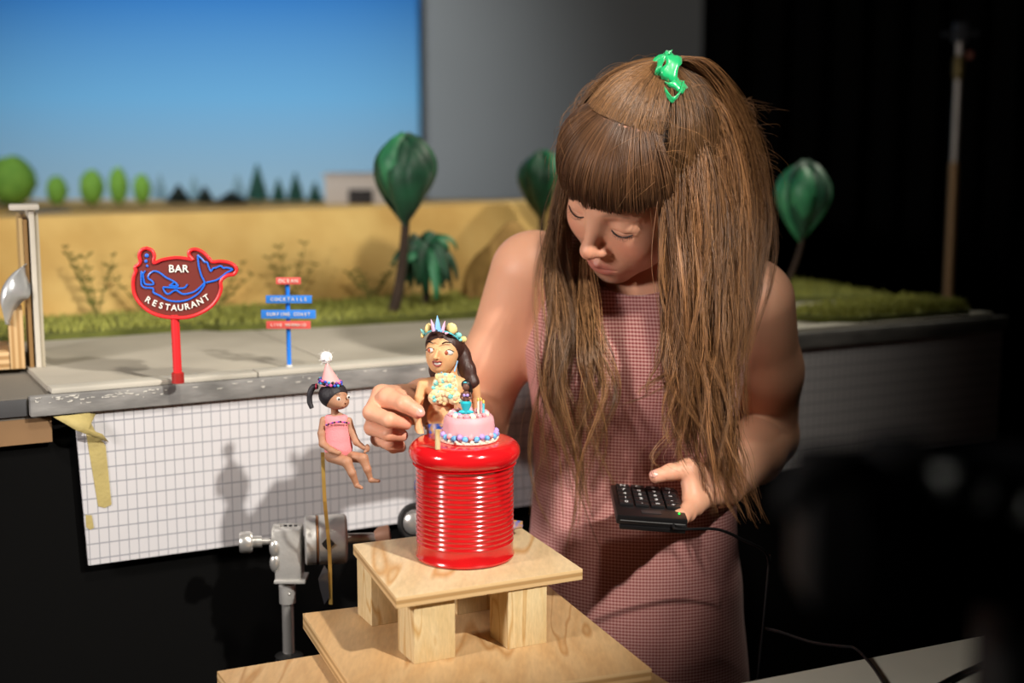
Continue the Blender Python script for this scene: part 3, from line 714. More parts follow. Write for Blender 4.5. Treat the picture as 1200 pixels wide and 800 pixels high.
L1 = np.array([-.238, 1.552]); R1 = atz(640, 684, ZL)[:2]; du = (R1-L1)/_n(R1-L1); dv = np.array([du[1], -du[0]])
qb = [L1, R1, R1+dv*.29, L1+dv*.29]
framed(obj('board', quadbox(MB(), qb, ZL-.018, ZL), m_birch2, bb, bevel=.0008), m_ple)
bb2 = thing('under_board', 'second plywood board lying skewed beneath the wide board', 'board', (-.05, 1.45, ZL-.04))
o0 = atz(272, 797, ZL-.02)[:2]; 
qc = [np.array([-.31, 1.425]), np.array([.055, 1.60]), np.array([.21, 1.30]), np.array([-.17, 1.14])]
framed(obj('board', quadbox(MB(), qc, ZL-.037, ZL-.0185), m_birch2, bb2, bevel=.0008), m_ple)
tr = thing('work_trestle', 'dark timber trestle table holding up the plywood boards', 'table', (-.03, 1.36, 0))
obj('trestle_top', MB().box((-.03, 1.36, ZL-.065), (.34, .30, .054), radians(20)), m_blk, tr, smooth=False)
for a, b in ((-.15, .05), (.14, .1), (-.1, -.1), (.16, -.06)): obj('leg', MB().box((-.03+a*.8, 1.36+b*.8, (ZL-.092)/2), (.04, .04, ZL-.092)), m_blk, tr, smooth=False)

cc = atz(545, 651, ZP); YC = cc[1]
can = thing('red_can', 'glossy red ribbed tin can with a thick rounded red lid', 'can', cc)
m_canr = mat('can_red_gloss', 'c4161a', .17, spec=.6, coat=.5, var=.12, vscale=60)
m_lid = mat('lid_red_gloss', 'd8191f', .14, spec=.6, coat=.6)
RC = .0540; HC = at(545, 556, YC-.0615)[2]-ZP+.005
prof = [(RC*.93, 0), (RC*1.0, .0015), (RC*1.012, .004), (RC*.985, .007), (RC*.985, .018)]
nr = 17
for i in range(nr*8+1):
    z = .019+(HC-.022)*i/(nr*8); prof.append((RC*(.989+.0105*sin(2*pi*i/8)), z))
prof += [(RC, HC)]
obj('can_body', MB().lathe(prof, cc, 72), m_canr, can)
RL = .0612; HL = .0255; lz = HC-.004; lp = [(RL*.86, lz-.001), (RL*.93, lz-.002)]
for a in np.linspace(-pi/2, pi/2, 9): lp.append((RL-.012+.012*cos(a), lz+.0105+.0125*sin(a)))
for t in np.linspace(0, 1, 6)[1:]: lp.append((RL*.79*(1-t)+.002, lz+.023+.0012*sin(t*pi/2)))
obj('lid', MB().lathe(lp, cc, 72), m_lid, can)
ZLID = cc[2]+lz+.0235

# ------------------------------------------------------------------ cake
ck = atz(549.5, 514, ZLID+.0012)
cake = thing('birthday_cake', 'tiny pink birthday cake with pearl icing on the red lid', 'cake', ck)
m_pink = mat('icing_pink', 'e3a9b0', .55, sss=.2); m_cream = mat('icing_cream', 'f3e3cf', .6); m_teal = mat('clay_teal', '5cc7d6', .5); m_lil = mat('clay_lilac', 'b79ce0', .5); m_sky = mat('clay_skyblue', '6db4ea', .45)
rk = .0272
obj('plate', MB().lathe([(rk*1.16, 0), (rk*1.18, .0012), (rk*1.1, .0022)], ck-np.array([0, 0, .0005]), 36), m_cream, cake)
obj('sponge', MB().lathe([(rk*1.05, .002), (rk*1.06, .006), (rk*1.02, .020), (rk*.98, .0245), (rk*.9, .0268), (.002, .0275)], ck, 36), m_pink, cake)
for i in range(30):
    a = 2*pi*i/30; r = rk*1.10; obj('icing_pearl', MB().ball(ck+np.array([cos(a)*r, sin(a)*r, .0055+.0022*(i % 2)]), .0032+.0006*random.random(), 9, 6), (m_sky, m_lil, m_sky, m_pink)[i % 4], cake)
for i in range(22):
    a = 2*pi*i/22; obj('icing_dot', MB().ball(ck+np.array([cos(a)*rk*1.12, sin(a)*rk*1.12, .0022]), .0024, 7, 5), m_cream, cake)
for i in range(18):
    a = 2*pi*i/18+.1; r = rk*.74; obj('icing_rosette', MB().ball(ck+np.array([cos(a)*r, sin(a)*r, .0282]), .0026+.0008*random.random(), 7, 5), (m_pink, mat('icing_rose', 'e79ba6', .55), m_cream)[i % 3], cake)
for (dx, dy, h, m_) in ((.010, .004, .014, m_cream), (.016, .002, .012, m_teal), (.013, .010, .013, m_pink)):
    c = obj('candle', MB().tube([ck+np.array([dx, dy, .026]), ck+np.array([dx, dy, .027+h])], .0013, 8), m_, cake); obj('flame', MB().ball(ck+np.array([dx, dy, .0285+h]), (.0013, .0013, .0024), 7, 6), mat('clay_yellow', 'e8c860', .5), c)
for (dx, dy, m_) in ((-.014, -.006, m_teal), (-.010, -.012, m_lil), (.004, -.014, m_cream), (-.017, .004, m_pink)): obj('shell', MB().ball(ck+np.array([dx, dy, .0285]), (.0034, .0024, .0026), 8, 6), m_, cake)
# the cake topper doll
tp = ck+np.array([-.003, .001, .0275])
top_ = thing('cake_topper', 'tiny dark haired mermaid figure with turquoise tail on the pink cake', 'figurine', tp)
m_bskin = mat('clay_dark_skin', '6d4638', .6); m_bh = mat('clay_black_hair', '1b1416', .5)
m_turq = mat('clay_turquoise', '1fb4c2', .45)
obj('tail', MB().lathe([(.0022, 0), (.0030, .003), (.0056, .009), (.0062, .0125), (.0040, .0145)], tp, 14), m_turq, top_)
for s_ in (-1, 1): obj('fin', MB().ball(tp+np.array([s_*.0042, -.002, .0025]), (.0042, .0016, .0022), 8, 6), m_turq, top_)
obj('torso', MB().tube([tp+np.array([0, 0, .013]), tp+np.array([0, 0, .018]), tp+np.array([0, 0, .023]), tp+np.array([0, 0, .026])], [.0038, .0034, .0043, .002], 10), m_bskin, top_)
obj('shell_top', MB().ball(tp+np.array([-.0018, -.0034, .0212]), .0018, 8, 6).ball(tp+np.array([.0018, -.0034, .0212]), .0018, 8, 6), m_lil, top_)
for s_ in (-1, 1): obj('arm', MB().tube([tp+np.array([s_*.0042, 0, .0235]), tp+np.array([s_*.0058, -.001, .0185]), tp+np.array([s_*.003, -.0042, .016])], .0012, 7), m_bskin, top_)
hd = obj('head', MB().ball(tp+np.array([0, -.0006, .0300]), (.0040, .0042, .0047), 12, 9), m_bskin, top_)
obj('hair', MB().ball(tp+np.array([.0004, .0016, .0322]), (.0056, .0048, .0052), 12, 9).tube([tp+np.array([.003, .003, .031]), tp+np.array([.0045, .004, .024]), tp+np.array([.004, .004, .018])], [.0032, .003, .0008], 8), m_bh, hd)
obj('tiara', MB().ball(tp+np.array([-.0008, -.0026, .0352]), (.0022, .001, .0009), 7, 5), m_teal, hd)
# wooden dowel standing on the lid
dw = atz(513, 526, ZLID-.0008)
tag(obj('wooden_dowel', MB().tube([dw, dw+np.array([0, 0, .021])], .0028, 12), m_pine, base=dw), 'short wooden dowel standing on the lid beside the cake', 'dowel')
# ------------------------------------------------------------------ grip head on its stand
m_cast = mat('cast_aluminium', 'c8c6c2', .40, .55, bump=.15, bscale=300, var=.12, vscale=60)
m_steel = mat('polished_steel', 'cfcdc9', .28, .75)
m_dark = mat('dark_rubber', '141414', .5)
YG = 1.66
g0 = at(337, 700, YG)
gs = thing('grip_stand', 'cast aluminium grip head on a steel stand tube holding the girl doll rod', 'clamp stand', (g0[0], YG, 0))
def G(x, y, dy=0.): return at(x, y, YG+dy)
sc = YG/FPX*1.02
obj('stand_tube', MB().tube([(g0[0], YG, .05), (g0[0], YG, G(337, 682)[2])], 7.2*sc, 16), m_steel, gs)
obj('socket', MB().lathe([(9.6*sc, 0), (10*sc, .001), (10*sc, 22*sc), (9*sc, 23*sc)], (g0[0], YG, G(337, 706)[2]), 20), m_cast, gs)
obj('grub_screw', MB().ball((g0[0]+4*sc, YG-9.4*sc, G(337, 693)[2]), 1.4*sc, 8, 6), m_steel, gs)
# yoke body with concave right side and foot flange
V = []
a = G(340, 646)
body = MB().box((a[0]-1*sc, YG, a[2]), (31*sc, 30*sc, 62*sc)); obj('yoke', body, m_cast, gs, bevel=.0025)
obj('yoke_flange', MB().box((a[0]+1*sc, YG, G(340, 677)[2]), (37*sc, 34*sc, 4*sc)), m_cast, gs, bevel=.0012)
obj('yoke_lug', MB().lathe([(13*sc, -5*sc), (15*sc, -4*sc), (15*sc, 4*sc), (13*sc, 5*sc)], (a[0]-15*sc, YG, G(340, 640)[2]+12*sc), 20, Matrix.Rotation(pi/2, 3, 'Y')), m_cast, gs)
for dx in (-5, 1, 7): obj('cap_screw', MB().lathe([(2.2*sc, 0), (2.2*sc, 1.2*sc), (1.2*sc, 1.4*sc)], (a[0]+dx*sc, YG+(dx % 3)*sc, a[2]+31*sc), 8), m_dark, gs)
RX = Matrix.Rotation(pi/2-.0, 3, 'Y'); RX = Matrix.Rotation(.16, 3, 'Z') @ RX
dcn = G(357, 633)
obj('disc', MB().lathe([(27*sc, 0), (29.5*sc, 2*sc), (29.5*sc, 13*sc), (27*sc, 14*sc)], dcn, 40, RX), m_cast, gs)
obj('friction_ring', MB().lathe([(28.6*sc, 14*sc), (29.2*sc, 14.2*sc), (29.2*sc, 15.6*sc), (28.6*sc, 15.8*sc)], dcn, 40, RX), mat('copper_ring', '9a6a44', .5, .6), gs)
obj('disc', MB().lathe([(27.5*sc, 16*sc), (29.5*sc, 17*sc), (29.5*sc, 46*sc), (28.5*sc, 48.5*sc), (26*sc, 50*sc)], dcn, 40, RX), m_cast, gs)
ax = Vector(RX @ Vector((0, 0, 1)))
def AX(t, dz=0.): return np.array(dcn)+np.array(ax)*t*sc+np.array([0, 0, dz*sc])
obj('rod_hole', MB().box(np.array(AX(31))+np.array([.0, -29.6*sc, 3*sc]), (11*sc, 2.2*sc, 11*sc), M=Matrix.Rotation(pi/4, 3, 'Y')), m_dark, gs, smooth=False)
obj('handle_shaft', MB().tube([AX(49), AX(85)], [6.2*sc, 5.6*sc], 14), m_cast, gs)
obj('handle_grip', MB().tube([AX(83, 1), AX(88, 2), AX(100, 3), AX(101.5, 3.2)], [6*sc, 10*sc, 11.5*sc, 10*sc], 20), mat('handle_brown', 'a57a62', .6, .1, var=.3), gs)
obj('knob_shaft', MB().tube([AX(-58, 1), AX(-32, 1)], 4*sc, 12), m_steel, gs)
obj('knob_collar', MB().tube([AX(-62, 1), AX(-50, 1)], 7*sc, 14), m_steel, gs)
kb = MB().lathe([(11*sc, -8*sc), (12.5*sc, -6*sc), (13*sc, 4*sc), (11*sc, 7*sc)], AX(-68, 1), 20, RX); obj('knob', kb, m_steel, gs)
for k, dz in enumerate((8, -10)): obj('wing', MB().ball(AX(-34, dz-14)+np.array([0, -8*sc, 0]), (6.5*sc, 5*sc, 11*sc), 14, 10), m_steel, gs)
cl = G(342, 775); obj('stand_collar', MB().lathe([(8*sc, -14*sc), (17*sc, -12*sc), (18*sc, 0), (15*sc, 5*sc), (17*sc, 8*sc), (10*sc, 12*sc)], (g0[0], YG, cl[2]), 20), m_dark, gs)
for k in range(3):
    aa = 2*pi*k/3+.6; obj('leg', MB().tube([(g0[0], YG, .5), (g0[0]+.3*cos(aa), YG+.3*sin(aa), .012)], .009, 8), m_dark, gs)
# brass strip with clear tape
YD = 1.585
rod = thing('brass_rod', 'flat brass strip clamped upright carrying the girl doll', 'rod', at(385, 706, YD))
rp = [at(378.2, 530, YD+.008), at(378.5, 542, YD), at(380.5, 585, YD), at(384, 622, YD+.02), at(386.5, 655, YD+.03), at(387.5, 708, YD+.03)]
V = []; F = []
for i, p_ in enumerate(catmull(rp, 18)):
    for dx, dy in ((-.0021, -.0006), (.0021, -.0006), (.0021, .0006), (-.0021, .0006)): V.append(p_+np.array([dx, dy, 0]))
F = [(4*i+k, 4*i+(k+1) % 4, 4*i+4+(k+1) % 4, 4*i+4+k) for i in range(17) for k in range(4)]+[(0, 1, 2, 3), (68, 69, 70, 71)]
mb = MB(); mb.add(V, F); obj('strip', mb, mat('brass', 'c9a458', .35, .6), rod, smooth=False)
tpz = [at(x, y, YD+.028) for x, y in ((380, 662), (384, 668), (386, 700), (380, 708), (375, 690), (373, 678))]
mb = MB(); mb.prism(tpz, (0, .0006, 0)); obj('tape_flag', mb, mat('clear_tape', '3c3c40', .12, .3), rod, smooth=False)
# second small clamp ring behind the can
rg = at(486, 612, 1.72); 
rn = thing('clamp_ring', 'small round chrome and black clamp knuckle behind the red can', 'clamp', (rg[0], 1.72, .3))
obj('ring', MB().tube([rg+np.array([cos(t)*.018, .004*sin(t), sin(t)*.02]) for t in np.linspace(0, 2*pi, 25)[:-1]], .004, 8, closed=True), m_dark, rn)
obj('hub', MB().lathe([(.012, -.012), (.014, -.01), (.014, .006), (.009, .01)], rg, 20, Matrix.Rotation(pi/2, 3, 'X')), m_steel, rn)
obj('arm', MB().tube([rg, rg+np.array([.03, .01, -.01]), rg+np.array([.05, .02, -.05]), (rg[0]+.05, 1.74, .3)], .007, 10), m_dark, rn)

# ------------------------------------------------------------------ the girl doll with the party hat
def D(x, y, dy=0.): return at(355+x/4.57, 405+y/4.57, YD+dy)
u1 = 1/4.57/FPX*1.612     # metres per crop pixel
gd = thing('girl_doll', 'girl puppet in pink swimsuit and party hat sitting on the brass rod', 'doll', D(150, 640))
m_dsk = mat('puppet_brown_skin', 'a87a5e', .6, sss=.1, var=.06, vscale=60, bump=.1, bscale=400)
hc_ = D(168, 272); hr = 72*u1
def f_doll(p):
    d = s_ell(p, hc_, (70*u1, 68*u1, 66*u1))
    d = smin(d, s_ell(p, D(196, 300, -.004), (52*u1, 54*u1, 40*u1)), 18*u1)
    d = smin(d, s_ball(p, D(231, 304, -.0135), 6*u1), 7*u1)                         # nose
    d = smin(d, s_ball(p, D(210, 322, -.012), 13*u1), 12*u1)
    d = smin(d, s_ball(p, D(106, 288, -.002), 13*u1), 5*u1)                          # ear
    d = smin(d, s_cone(p, D(168, 330), D(172, 375), 19*u1, 20*u1), 8*u1)
    tor = smin(s_ell(p, D(183, 430), (62*u1, 40*u1, 78*u1)), s_ell(p, D(190, 545), (70*u1, 50*u1, 74*u1)), 30*u1)
    d = smin(d, tor, 10*u1)
    ar = s_chain(p, [D(112, 400), D(100, 470, -.003), D(106, 525, -.006), D(150, 558, -.014), D(190, 574, -.018)], [22*u1, 21*u1, 20*u1, 17*u1, 13*u1], 8*u1)
    ar2 = s_chain(p, [D(245, 402), D(262, 460, -.002), D(285, 515, -.006), D(325, 545, -.010)], [20*u1, 19*u1, 18*u1, 13*u1], 8*u1)
    hnd = smin(s_ell(p, D(345, 548, -.012), (14*u1, 10*u1, 22*u1)), s_ball(p, D(332, 568, -.014), 8*u1), 6*u1)
    hnd2 = s_ell(p, D(188, 572, -.019), (20*u1, 9*u1, 12*u1))
    d = smin(d, smin(ar, smin(ar2, smin(hnd, hnd2, 6*u1), 6*u1), 4*u1), 5*u1)
    l1 = s_chain(p, [D(150, 590, -.004), D(235, 622, -.018), D(262, 680, -.021), D(287, 742, -.018)], [34*u1, 28*u1, 21*u1, 15*u1], 10*u1)
    l2 = s_chain(p, [D(240, 590, .0), D(322, 602, -.012), D(345, 660, -.014), D(362, 715, -.012)], [31*u1, 27*u1, 20*u1, 14*u1], 10*u1)
    l1 = smin(l1, s_cone(p, D(288, 748, -.019), D(314, 760, -.026), 14*u1, 9*u1), 6*u1)
    l2 = smin(l2, s_cone(p, D(364, 720, -.013), D(405, 724, -.02), 14*u1, 9*u1), 6*u1)
    return smin(d, smin(l1, l2, 3*u1), 8*u1)
lo = D(40, 800, 0); hi = D(440, 180, 0)
P, F = nets(f_doll, (lo[0], YD-.05, lo[2]), (hi[0], YD+.03, hi[2]), .0009)
npobj('body', P, F, m_dsk, gd)
def f_suit(p):
    tor = smin(s_ell(p, D(182, 436), (68*u1, 47*u1, 80*u1)), s_ell(p, D(190, 545), (77*u1, 57*u1, 72*u1)), 30*u1)
    tor = smin(tor, s_ell(p, D(187, 490), (70*u1, 52*u1, 70*u1)), 20*u1); tor = smin(tor, s_cone(p, D(138, 392), D(218, 392), 24*u1, 24*u1), 16*u1)
    d = smax(tor, -s_ball(p, D(168, 348, -.004), 28*u1), 4*u1)
    d = smax(d, (p[:, 2]-D(0, 368)[2]), 4*u1)
    for q, r in ((D(92, 408), 26*u1), (D(264, 408), 24*u1)): d = smax(d, -s_ball(p, q, r), 3*u1)
    return d
P, F = nets(f_suit, (lo[0], YD-.04, D(0, 660)[2]), (hi[0], YD+.03, D(0, 340)[2]), .0009)
suit = npobj('swimsuit', P, F, mat('swimsuit_pink', 'ee8d93', .75, var=.05, bump=.3, bscale=500), gd)
for i in range(12):
    t = i/11; obj('chest_bead', MB().ball(D(126+118*t, 424-22*sin(t*pi)*.5-10*t, -.0085-.0105*sin(t*pi)**.6*.62), .0013, 7, 5), (mat('bead_purple', '6d3a9c', .4), m_dark, mat('bead_pink', 'd85a9a', .4))[i % 3], suit)
def f_hair(p):
    d = s_ell(p, hc_+np.array([-.0015, .0015, .0018]), (78*u1, 76*u1, 72*u1))
    n_ = np.array([.60, -.62, -.50]); n_ /= _n(n_)
    d = smax(d, (p-D(200, 250, -.010)) @ n_, 5*u1)
    return d
P, F = nets(f_hair, (hc_[0]-.03, YD-.03, hc_[2]-.03), (hc_[0]+.03, YD+.03, hc_[2]+.03), .0009)
m_bhair = mat('puppet_black_hair', '17131a', .6, bump=.5, bscale=350, stretch=(1, 1, .3))
hr_ = npobj('hair', P, F, m_bhair, gd)
pt = catmull([D(80, 222, .003), D(55, 222, .004), D(38, 255, .003), D(36, 300, .002), D(48, 334, .0)], 14)
obj('ponytail', MB().tube(pt, [10*u1, 13*u1, 16*u1, 17*u1, 17*u1, 17*u1, 16*u1, 16*u1, 15*u1, 15*u1, 15*u1, 14*u1, 13*u1, 12*u1], 10), m_bhair, hr_)
obj('hair_tie', MB().tube([D(72, 218, .003)+np.array([0, cos(t)*.0028, sin(t)*.0028]) for t in np.linspace(0, 2*pi, 13)[:-1]], .0009, 6, closed=True), mat('tie_red', 'c02a4a', .5), hr_)
m_ew = mat('eye_white', 'd9d4cc', .3); m_ed = mat('eye_dark', '1d1614', .25)
for (x, y, dy, r) in ((190, 285, -.0143, 11), (243, 274, -.0115, 8)):
    e = obj('eye', MB().ball(D(x, y, dy), (r*u1, 4*u1, 12*u1), 12, 8), m_ew, gd); obj('pupil', MB().ball(D(x+3, y+1, dy-.0009), (5*u1, 2.6*u1, 6*u1), 10, 7), m_ed, e)
    obj('eyebrow', MB().tube([D(x-14, y-22, dy+.0006), D(x, y-27, dy-.0001), D(x+13, y-22, dy+.0012)], [1*u1, 2*u1, 1*u1], 6), m_ed, gd)
obj('mouth', MB().tube([D(208, 326, -.0153), D(219, 329, -.0158), D(230, 325, -.0150)], [1*u1, 2.4*u1, 1*u1], 6), mat('puppet_lip', '7a4238', .5), gd)
hat = obj('party_hat', MB().tube([D(147, 205), D(144, 190), D(128, 96)], [56*u1, 50*u1, 7*u1], 28), mat('hat_pink', 'e8a3a2', .7, var=.06, vscale=40), gd)
for i in range(36):
    t = 2*pi*i/36; rr = 58*u1; c = D(147, 201-(i % 2)*14); obj('glitter_bead', MB().ball(c+np.array([cos(t)*rr, sin(t)*rr, -.002*cos(t)]), .0018, 7, 5), (mat('bead_blue', '2f4fc4', .35), mat('bead_purple', '6d3a9c', .4), mat('bead_cyan', '49a8d8', .35), mat('bead_pink', 'd85a9a', .4), m_dark)[i % 5], hat)
mb = MB(); rnd = random.Random(3); pc = D(125, 62)
for i in range(130):
    z = rnd.uniform(-1, 1); t = rnd.uniform(0, 6.28); q = np.array([math.sqrt(1-z*z)*cos(t), math.sqrt(1-z*z)*sin(t), z]); mb.ball(pc+q*24*u1, 9*u1, 6, 4)
mb.ball(pc, 27*u1, 10, 8)
for i in range(26):
    z = rnd.uniform(-1, 1); t = rnd.uniform(0, 6.28); q = np.array([math.sqrt(1-z*z)*cos(t), math.sqrt(1-z*z)*sin(t), z]); mb.tube([pc+q*28*u1, pc+q*48*u1], .8*u1, 3)
obj('pompom', mb, mat('pompom_white', 'f2f0ee', .9, sss=.1), hat)

# ------------------------------------------------------------------ the mermaid puppet
YM = 1.575
def Mh(x, y, dy=0.): return at(485+x/9.41, 365+y/9.41, YM+dy)
def Mb(x, y, dy=0.): return at(480+x/5.714, 430+y/5.714, YM+dy)
h1 = 1/9.41/FPX*1.602; b1 = 1/5.714/FPX*1.607
mm = thing('mermaid_doll', 'mermaid puppet with shell crown and flower top sitting on the red can', 'doll', np.array([Mb(180, 470)[0], YM, ZLID]))
m_msk = mat('puppet_tan_skin', 'dda878', .55, sss=.1, var=.05, vscale=60, bump=.08, bscale=400)
fc = Mh(318, 430)
def f_mer(p):
    d = s_ell(p, Mh(330, 385, .004), (190*h1, 190*h1, 190*h1))
    d = smin(d, s_ell(p, Mh(300, 500, -.004), (165*h1, 150*h1, 175*h1)), 60*h1)
    d = smin(d, s_ell(p, Mh(272, 620, -.010), (75*h1, 70*h1, 50*h1)), 50*h1)
    d = smin(d, s_cone(p, Mh(262, 430, -.0185), Mh(236, 508, -.0245), 16*h1, 24*h1), 22*h1)
    for x in (216, 262): d = smin(d, s_ball(p, Mh(x, 517, -.021), 15*h1), 12*h1)
    d = smin(d, s_ell(p, Mh(508, 440, .006), (22*h1, 26*h1, 52*h1)), 12*h1)
    d = smin(d, s_cone(p, Mh(400, 560, .004), Mh(395, 740, .006), 78*h1, 82*h1), 25*h1)
    d = smin(d, s_ell(p, Mb(245, 150, .004), (130*b1, 85*b1, 90*b1)), 20*b1)
    d = smin(d, s_cone(p, Mb(130, 115, .004), Mb(390, 115, .006), 46*b1, 46*b1), 40*b1)
    d = smin(d, s_ell(p, Mb(215, 330, .0), (100*b1, 75*b1, 130*b1)), 30*b1)
    for x in (172, 300): d = smin(d, s_ball(p, Mb(x, 205, -.012), 46*b1), 20*b1)
    a1 = s_chain(p, [Mb(88, 118, .003), Mb(62, 220, -.001), Mb(46, 320, -.006), Mb(62, 410, -.012), Mb(88, 486, -.018)], [36*b1, 32*b1, 29*b1, 26*b1, 22*b1], 14*b1)
    a2 = s_chain(p, [Mb(435, 122, .006), Mb(448, 220, .008), Mb(452, 330, .004), Mb(430, 430, -.002), Mb(400, 486, -.004)], [36*b1, 31*b1, 28*b1, 25*b1, 20*b1], 14*b1)
    return smin(d, smin(a1, a2, 3*b1), 16*b1)
P, F = nets(f_mer, (Mb(-10, 0)[0], YM-.04, ZLID-.002), (Mb(500, 0)[0], YM+.045, Mh(0, 180)[2]), .001)
npobj('body', P, F, m_msk, mm)
m_mh = mat('puppet_brown_hair', '40231c', .5, bump=.5, bscale=300, stretch=(1, 1, .25), var=.25, vscale=120)
def f_mhair(p):
    d = s_ell(p, Mh(338, 372, .007), (212*h1, 212*h1, 205*h1))
    n_ = np.array([-.16, -.86, -.50]); n_ /= _n(n_)
    d = smax(d, (p-Mh(300, 262, -.0165)) @ n_, 6*h1)
    bk = s_chain(p, [Mh(420, 330, .020), Mh(520, 480, .016), Mh(590, 640, .010), Mh(640, 780, .006), Mh(600, 900, .010)], [120*h1, 100*h1, 88*h1, 75*h1, 40*h1], 40*h1)
    bk = smin(bk, s_chain(p, [Mh(330, 400, .022), Mh(300, 640, .024), Mh(330, 850, .026)], [150*h1, 130*h1, 100*h1], 40*h1), 30*h1)
    return smin(d, bk, 20*h1)
P, F = nets(f_mhair, (Mh(60, 0)[0], YM-.035, Mh(0, 1060)[2]), (Mh(800, 0)[0], YM+.06, Mh(0, 130)[2]), .001)
npobj('hair', P, F, m_mh, mm)
# face
for (x, y, dy, rx, rz, ip, io) in ((176, 425, -.0165, 40, 30, -8, .0017), (385, 452, -.0158, 54, 33, -26, .0024)):
    e = obj('eye', MB().ball(Mh(x, y, dy), (rx*h1, 20*h1, rz*h1), 16, 10, M=Matrix.Rotation(-.35 if x < 250 else .3, 3, 'Z')), m_ew, mm)
    obj('iris', MB().ball(Mh(x+ip, y+2, dy-io), (19*h1, 9*h1, 23*h1), 12, 8), mat('iris_brown', 'a8563c', .3), e)
    obj('upper_lid', MB().tube(catmull([Mh(x-rx-4, y+6, dy-.0008), Mh(x-rx*.4, y-rz*.8, dy-.0016), Mh(x+rx*.4, y-rz*.9, dy-.0014), Mh(x+rx+6, y-8, dy+.0004)], 12), 3.2*h1, 6), m_ed, e)
obj('eyebrow', MB().tube(catmull([Mh(132, 352, -.0155), Mh(165, 332, -.0175), Mh(212, 350, -.0192)], 10), [3*h1, 6*h1, 8*h1, 9*h1, 9*h1, 9*h1, 8*h1, 7*h1, 6*h1, 4*h1], 6), m_ed, mm)
obj('eyebrow', MB().tube(catmull([Mh(305, 358, -.0196), Mh(355, 338, -.0190), Mh(420, 350, -.0155)], 10), [4*h1, 7*h1, 9*h1, 9*h1, 9*h1, 9*h1, 8*h1, 7*h1, 5*h1, 3*h1], 6), m_ed, mm)
m_lip = mat('mermaid_lip', '94463f', .4)
obj('upper_lip', MB().tube(catmull([Mh(203, 552, -.0190), Mh(232, 548, -.0212), Mh(258, 556, -.0214), Mh(285, 550, -.0205), Mh(314, 560, -.0172)], 14), [3*h1]+[9*h1]*12+[3*h1], 7), m_lip, mm)
obj('lower_lip', MB().tube(catmull([Mh(205, 556, -.0188), Mh(232, 592, -.0200), Mh(262, 602, -.0204), Mh(290, 588, -.0190), Mh(312, 564, -.0172)], 14), [3*h1]+[10*h1]*12+[3*h1], 7), m_lip, mm)
obj('teeth', MB().ball(Mh(258, 574, -.0192), (42*h1, 10*h1, 17*h1), 12, 6), m_ew, mm)
# shell crown
cr = obj('crown_band', MB().tube(catmull([Mh(110, 270, -.004), Mh(160, 225, -.014), Mh(250, 205, -.019), Mh(350, 222, -.018), Mh(440, 262, -.012), Mh(510, 330, -.002), Mh(536, 420, .006)], 24), 9*h1, 8), m_teal, mm)
m_shc = mat('shell_cream', 'ecd28e', .5); m_shp = mat('shell_pink', 'e0aeca', .5); m_shb = mat('shell_blue', '7db6e8', .4); m_sht = mat('shell_teal', '86d2ce', .5)
def spike(x, y, x2, y2, dy, r, m_): obj('shell', MB().tube([Mh(x, y, dy), Mh((x+x2)/2, (y+y2)/2, dy), Mh(x2, y2, dy)], [r*h1, r*.75*h1, 2*h1], 10), m_, cr)
spike(266, 215, 258, 42, -.019, 36, m_shb); spike(225, 215, 188, 82, -.018, 26, m_shp); spike(312, 225, 345, 100, -.018, 24, m_shp); spike(345, 240, 385, 235, -.018, 16, m_shp)
def shell(x, y, dy, rx, rz, m_, roll=0.):
    mb = MB(); mb.ball(Mh(x, y, dy), (rx*h1, 26*h1, rz*h1), 18, 10, M=Matrix.Rotation(roll, 3, 'Y'), disp=lambda u: .05*sin(math.atan2(u[2], u[0])*9)); obj('shell', mb, m_, cr)
shell(155, 182, -.012, 34, 56, m_shc, .25); shell(418, 186, -.013, 58, 66, m_shc, -.6); shell(490, 262, -.006, 40, 34, m_sht); shell(545, 306, .0, 40, 36, m_shc); shell(510, 310, -.003, 24, 22, m_sht)
shell(95, 262, -.006, 22, 32, m_shc); spike(120, 240, 72, 190, -.008, 22, m_sht); shell(250, 212, -.022, 14, 14, m_dark); shell(300, 215, -.021, 16, 14, m_shb)
# flower top
ft = obj('flower_top', MB().ball(Mb(172, 205, -.0135), 48*b1, 14, 10).ball(Mb(300, 205, -.0135), 48*b1, 14, 10).ball(Mb(238, 125, -.0105), (85*b1, 40*b1, 88*b1), 16, 12).ball(Mb(236, 190, -.0125), (60*b1, 44*b1, 60*b1), 16, 12), mat('flower_cream', 'f0dcae', .6), mm)
rnd = random.Random(11); m_fl = [mat('flower_cream', 'f0dcae', .6), mat('flower_yellow', 'ecd59a', .6), mat('flower_peach', 'eac6a0', .6)]
EL_ = [(172, 205, -.0135, 48, 48, 48), (300, 205, -.0135, 48, 48, 48), (238, 125, -.0105, 85, 40, 88), (236, 190, -.0125, 60, 44, 60)]
def front(x, y):
    z = [e[2]-e[4]*b1*math.sqrt(max(0, 1-((x-e[0])/e[3])**2-((y-e[1])/e[5])**2)) for e in EL_ if ((x-e[0])/e[3])**2+((y-e[1])/e[5])**2 < 1]
    return min(z) if z else None
for i in range(70):
    y = rnd.uniform(50, 250); hw2 = 45+(y-50)*.36; x = 235+rnd.uniform(-hw2, hw2); r = rnd.uniform(15, 25)
    dy = front(x, y)
    if dy is None: continue
    r *= .8
    c = Mb(x, y, dy); pt = []
    for t in np.linspace(0, 4.2*pi, 20): pt.append(c+np.array([cos(t)*(1-t/15)*r*b1, -.0006*t/4, sin(t)*(1-t/15)*r*b1]))
    obj('rosette', MB().tube(pt, 4.5*b1, 5), m_fl[i % 3] if i % 7 else m_sht, ft)
for (x, y) in ((165, 138), (290, 62), (300, 150), (205, 48)): obj('teal_leaf', MB().ball(Mb(x, y, (front(x, y) or -.018)-.0004), (20*b1, 6*b1, 15*b1), 10, 6), m_sht, ft)
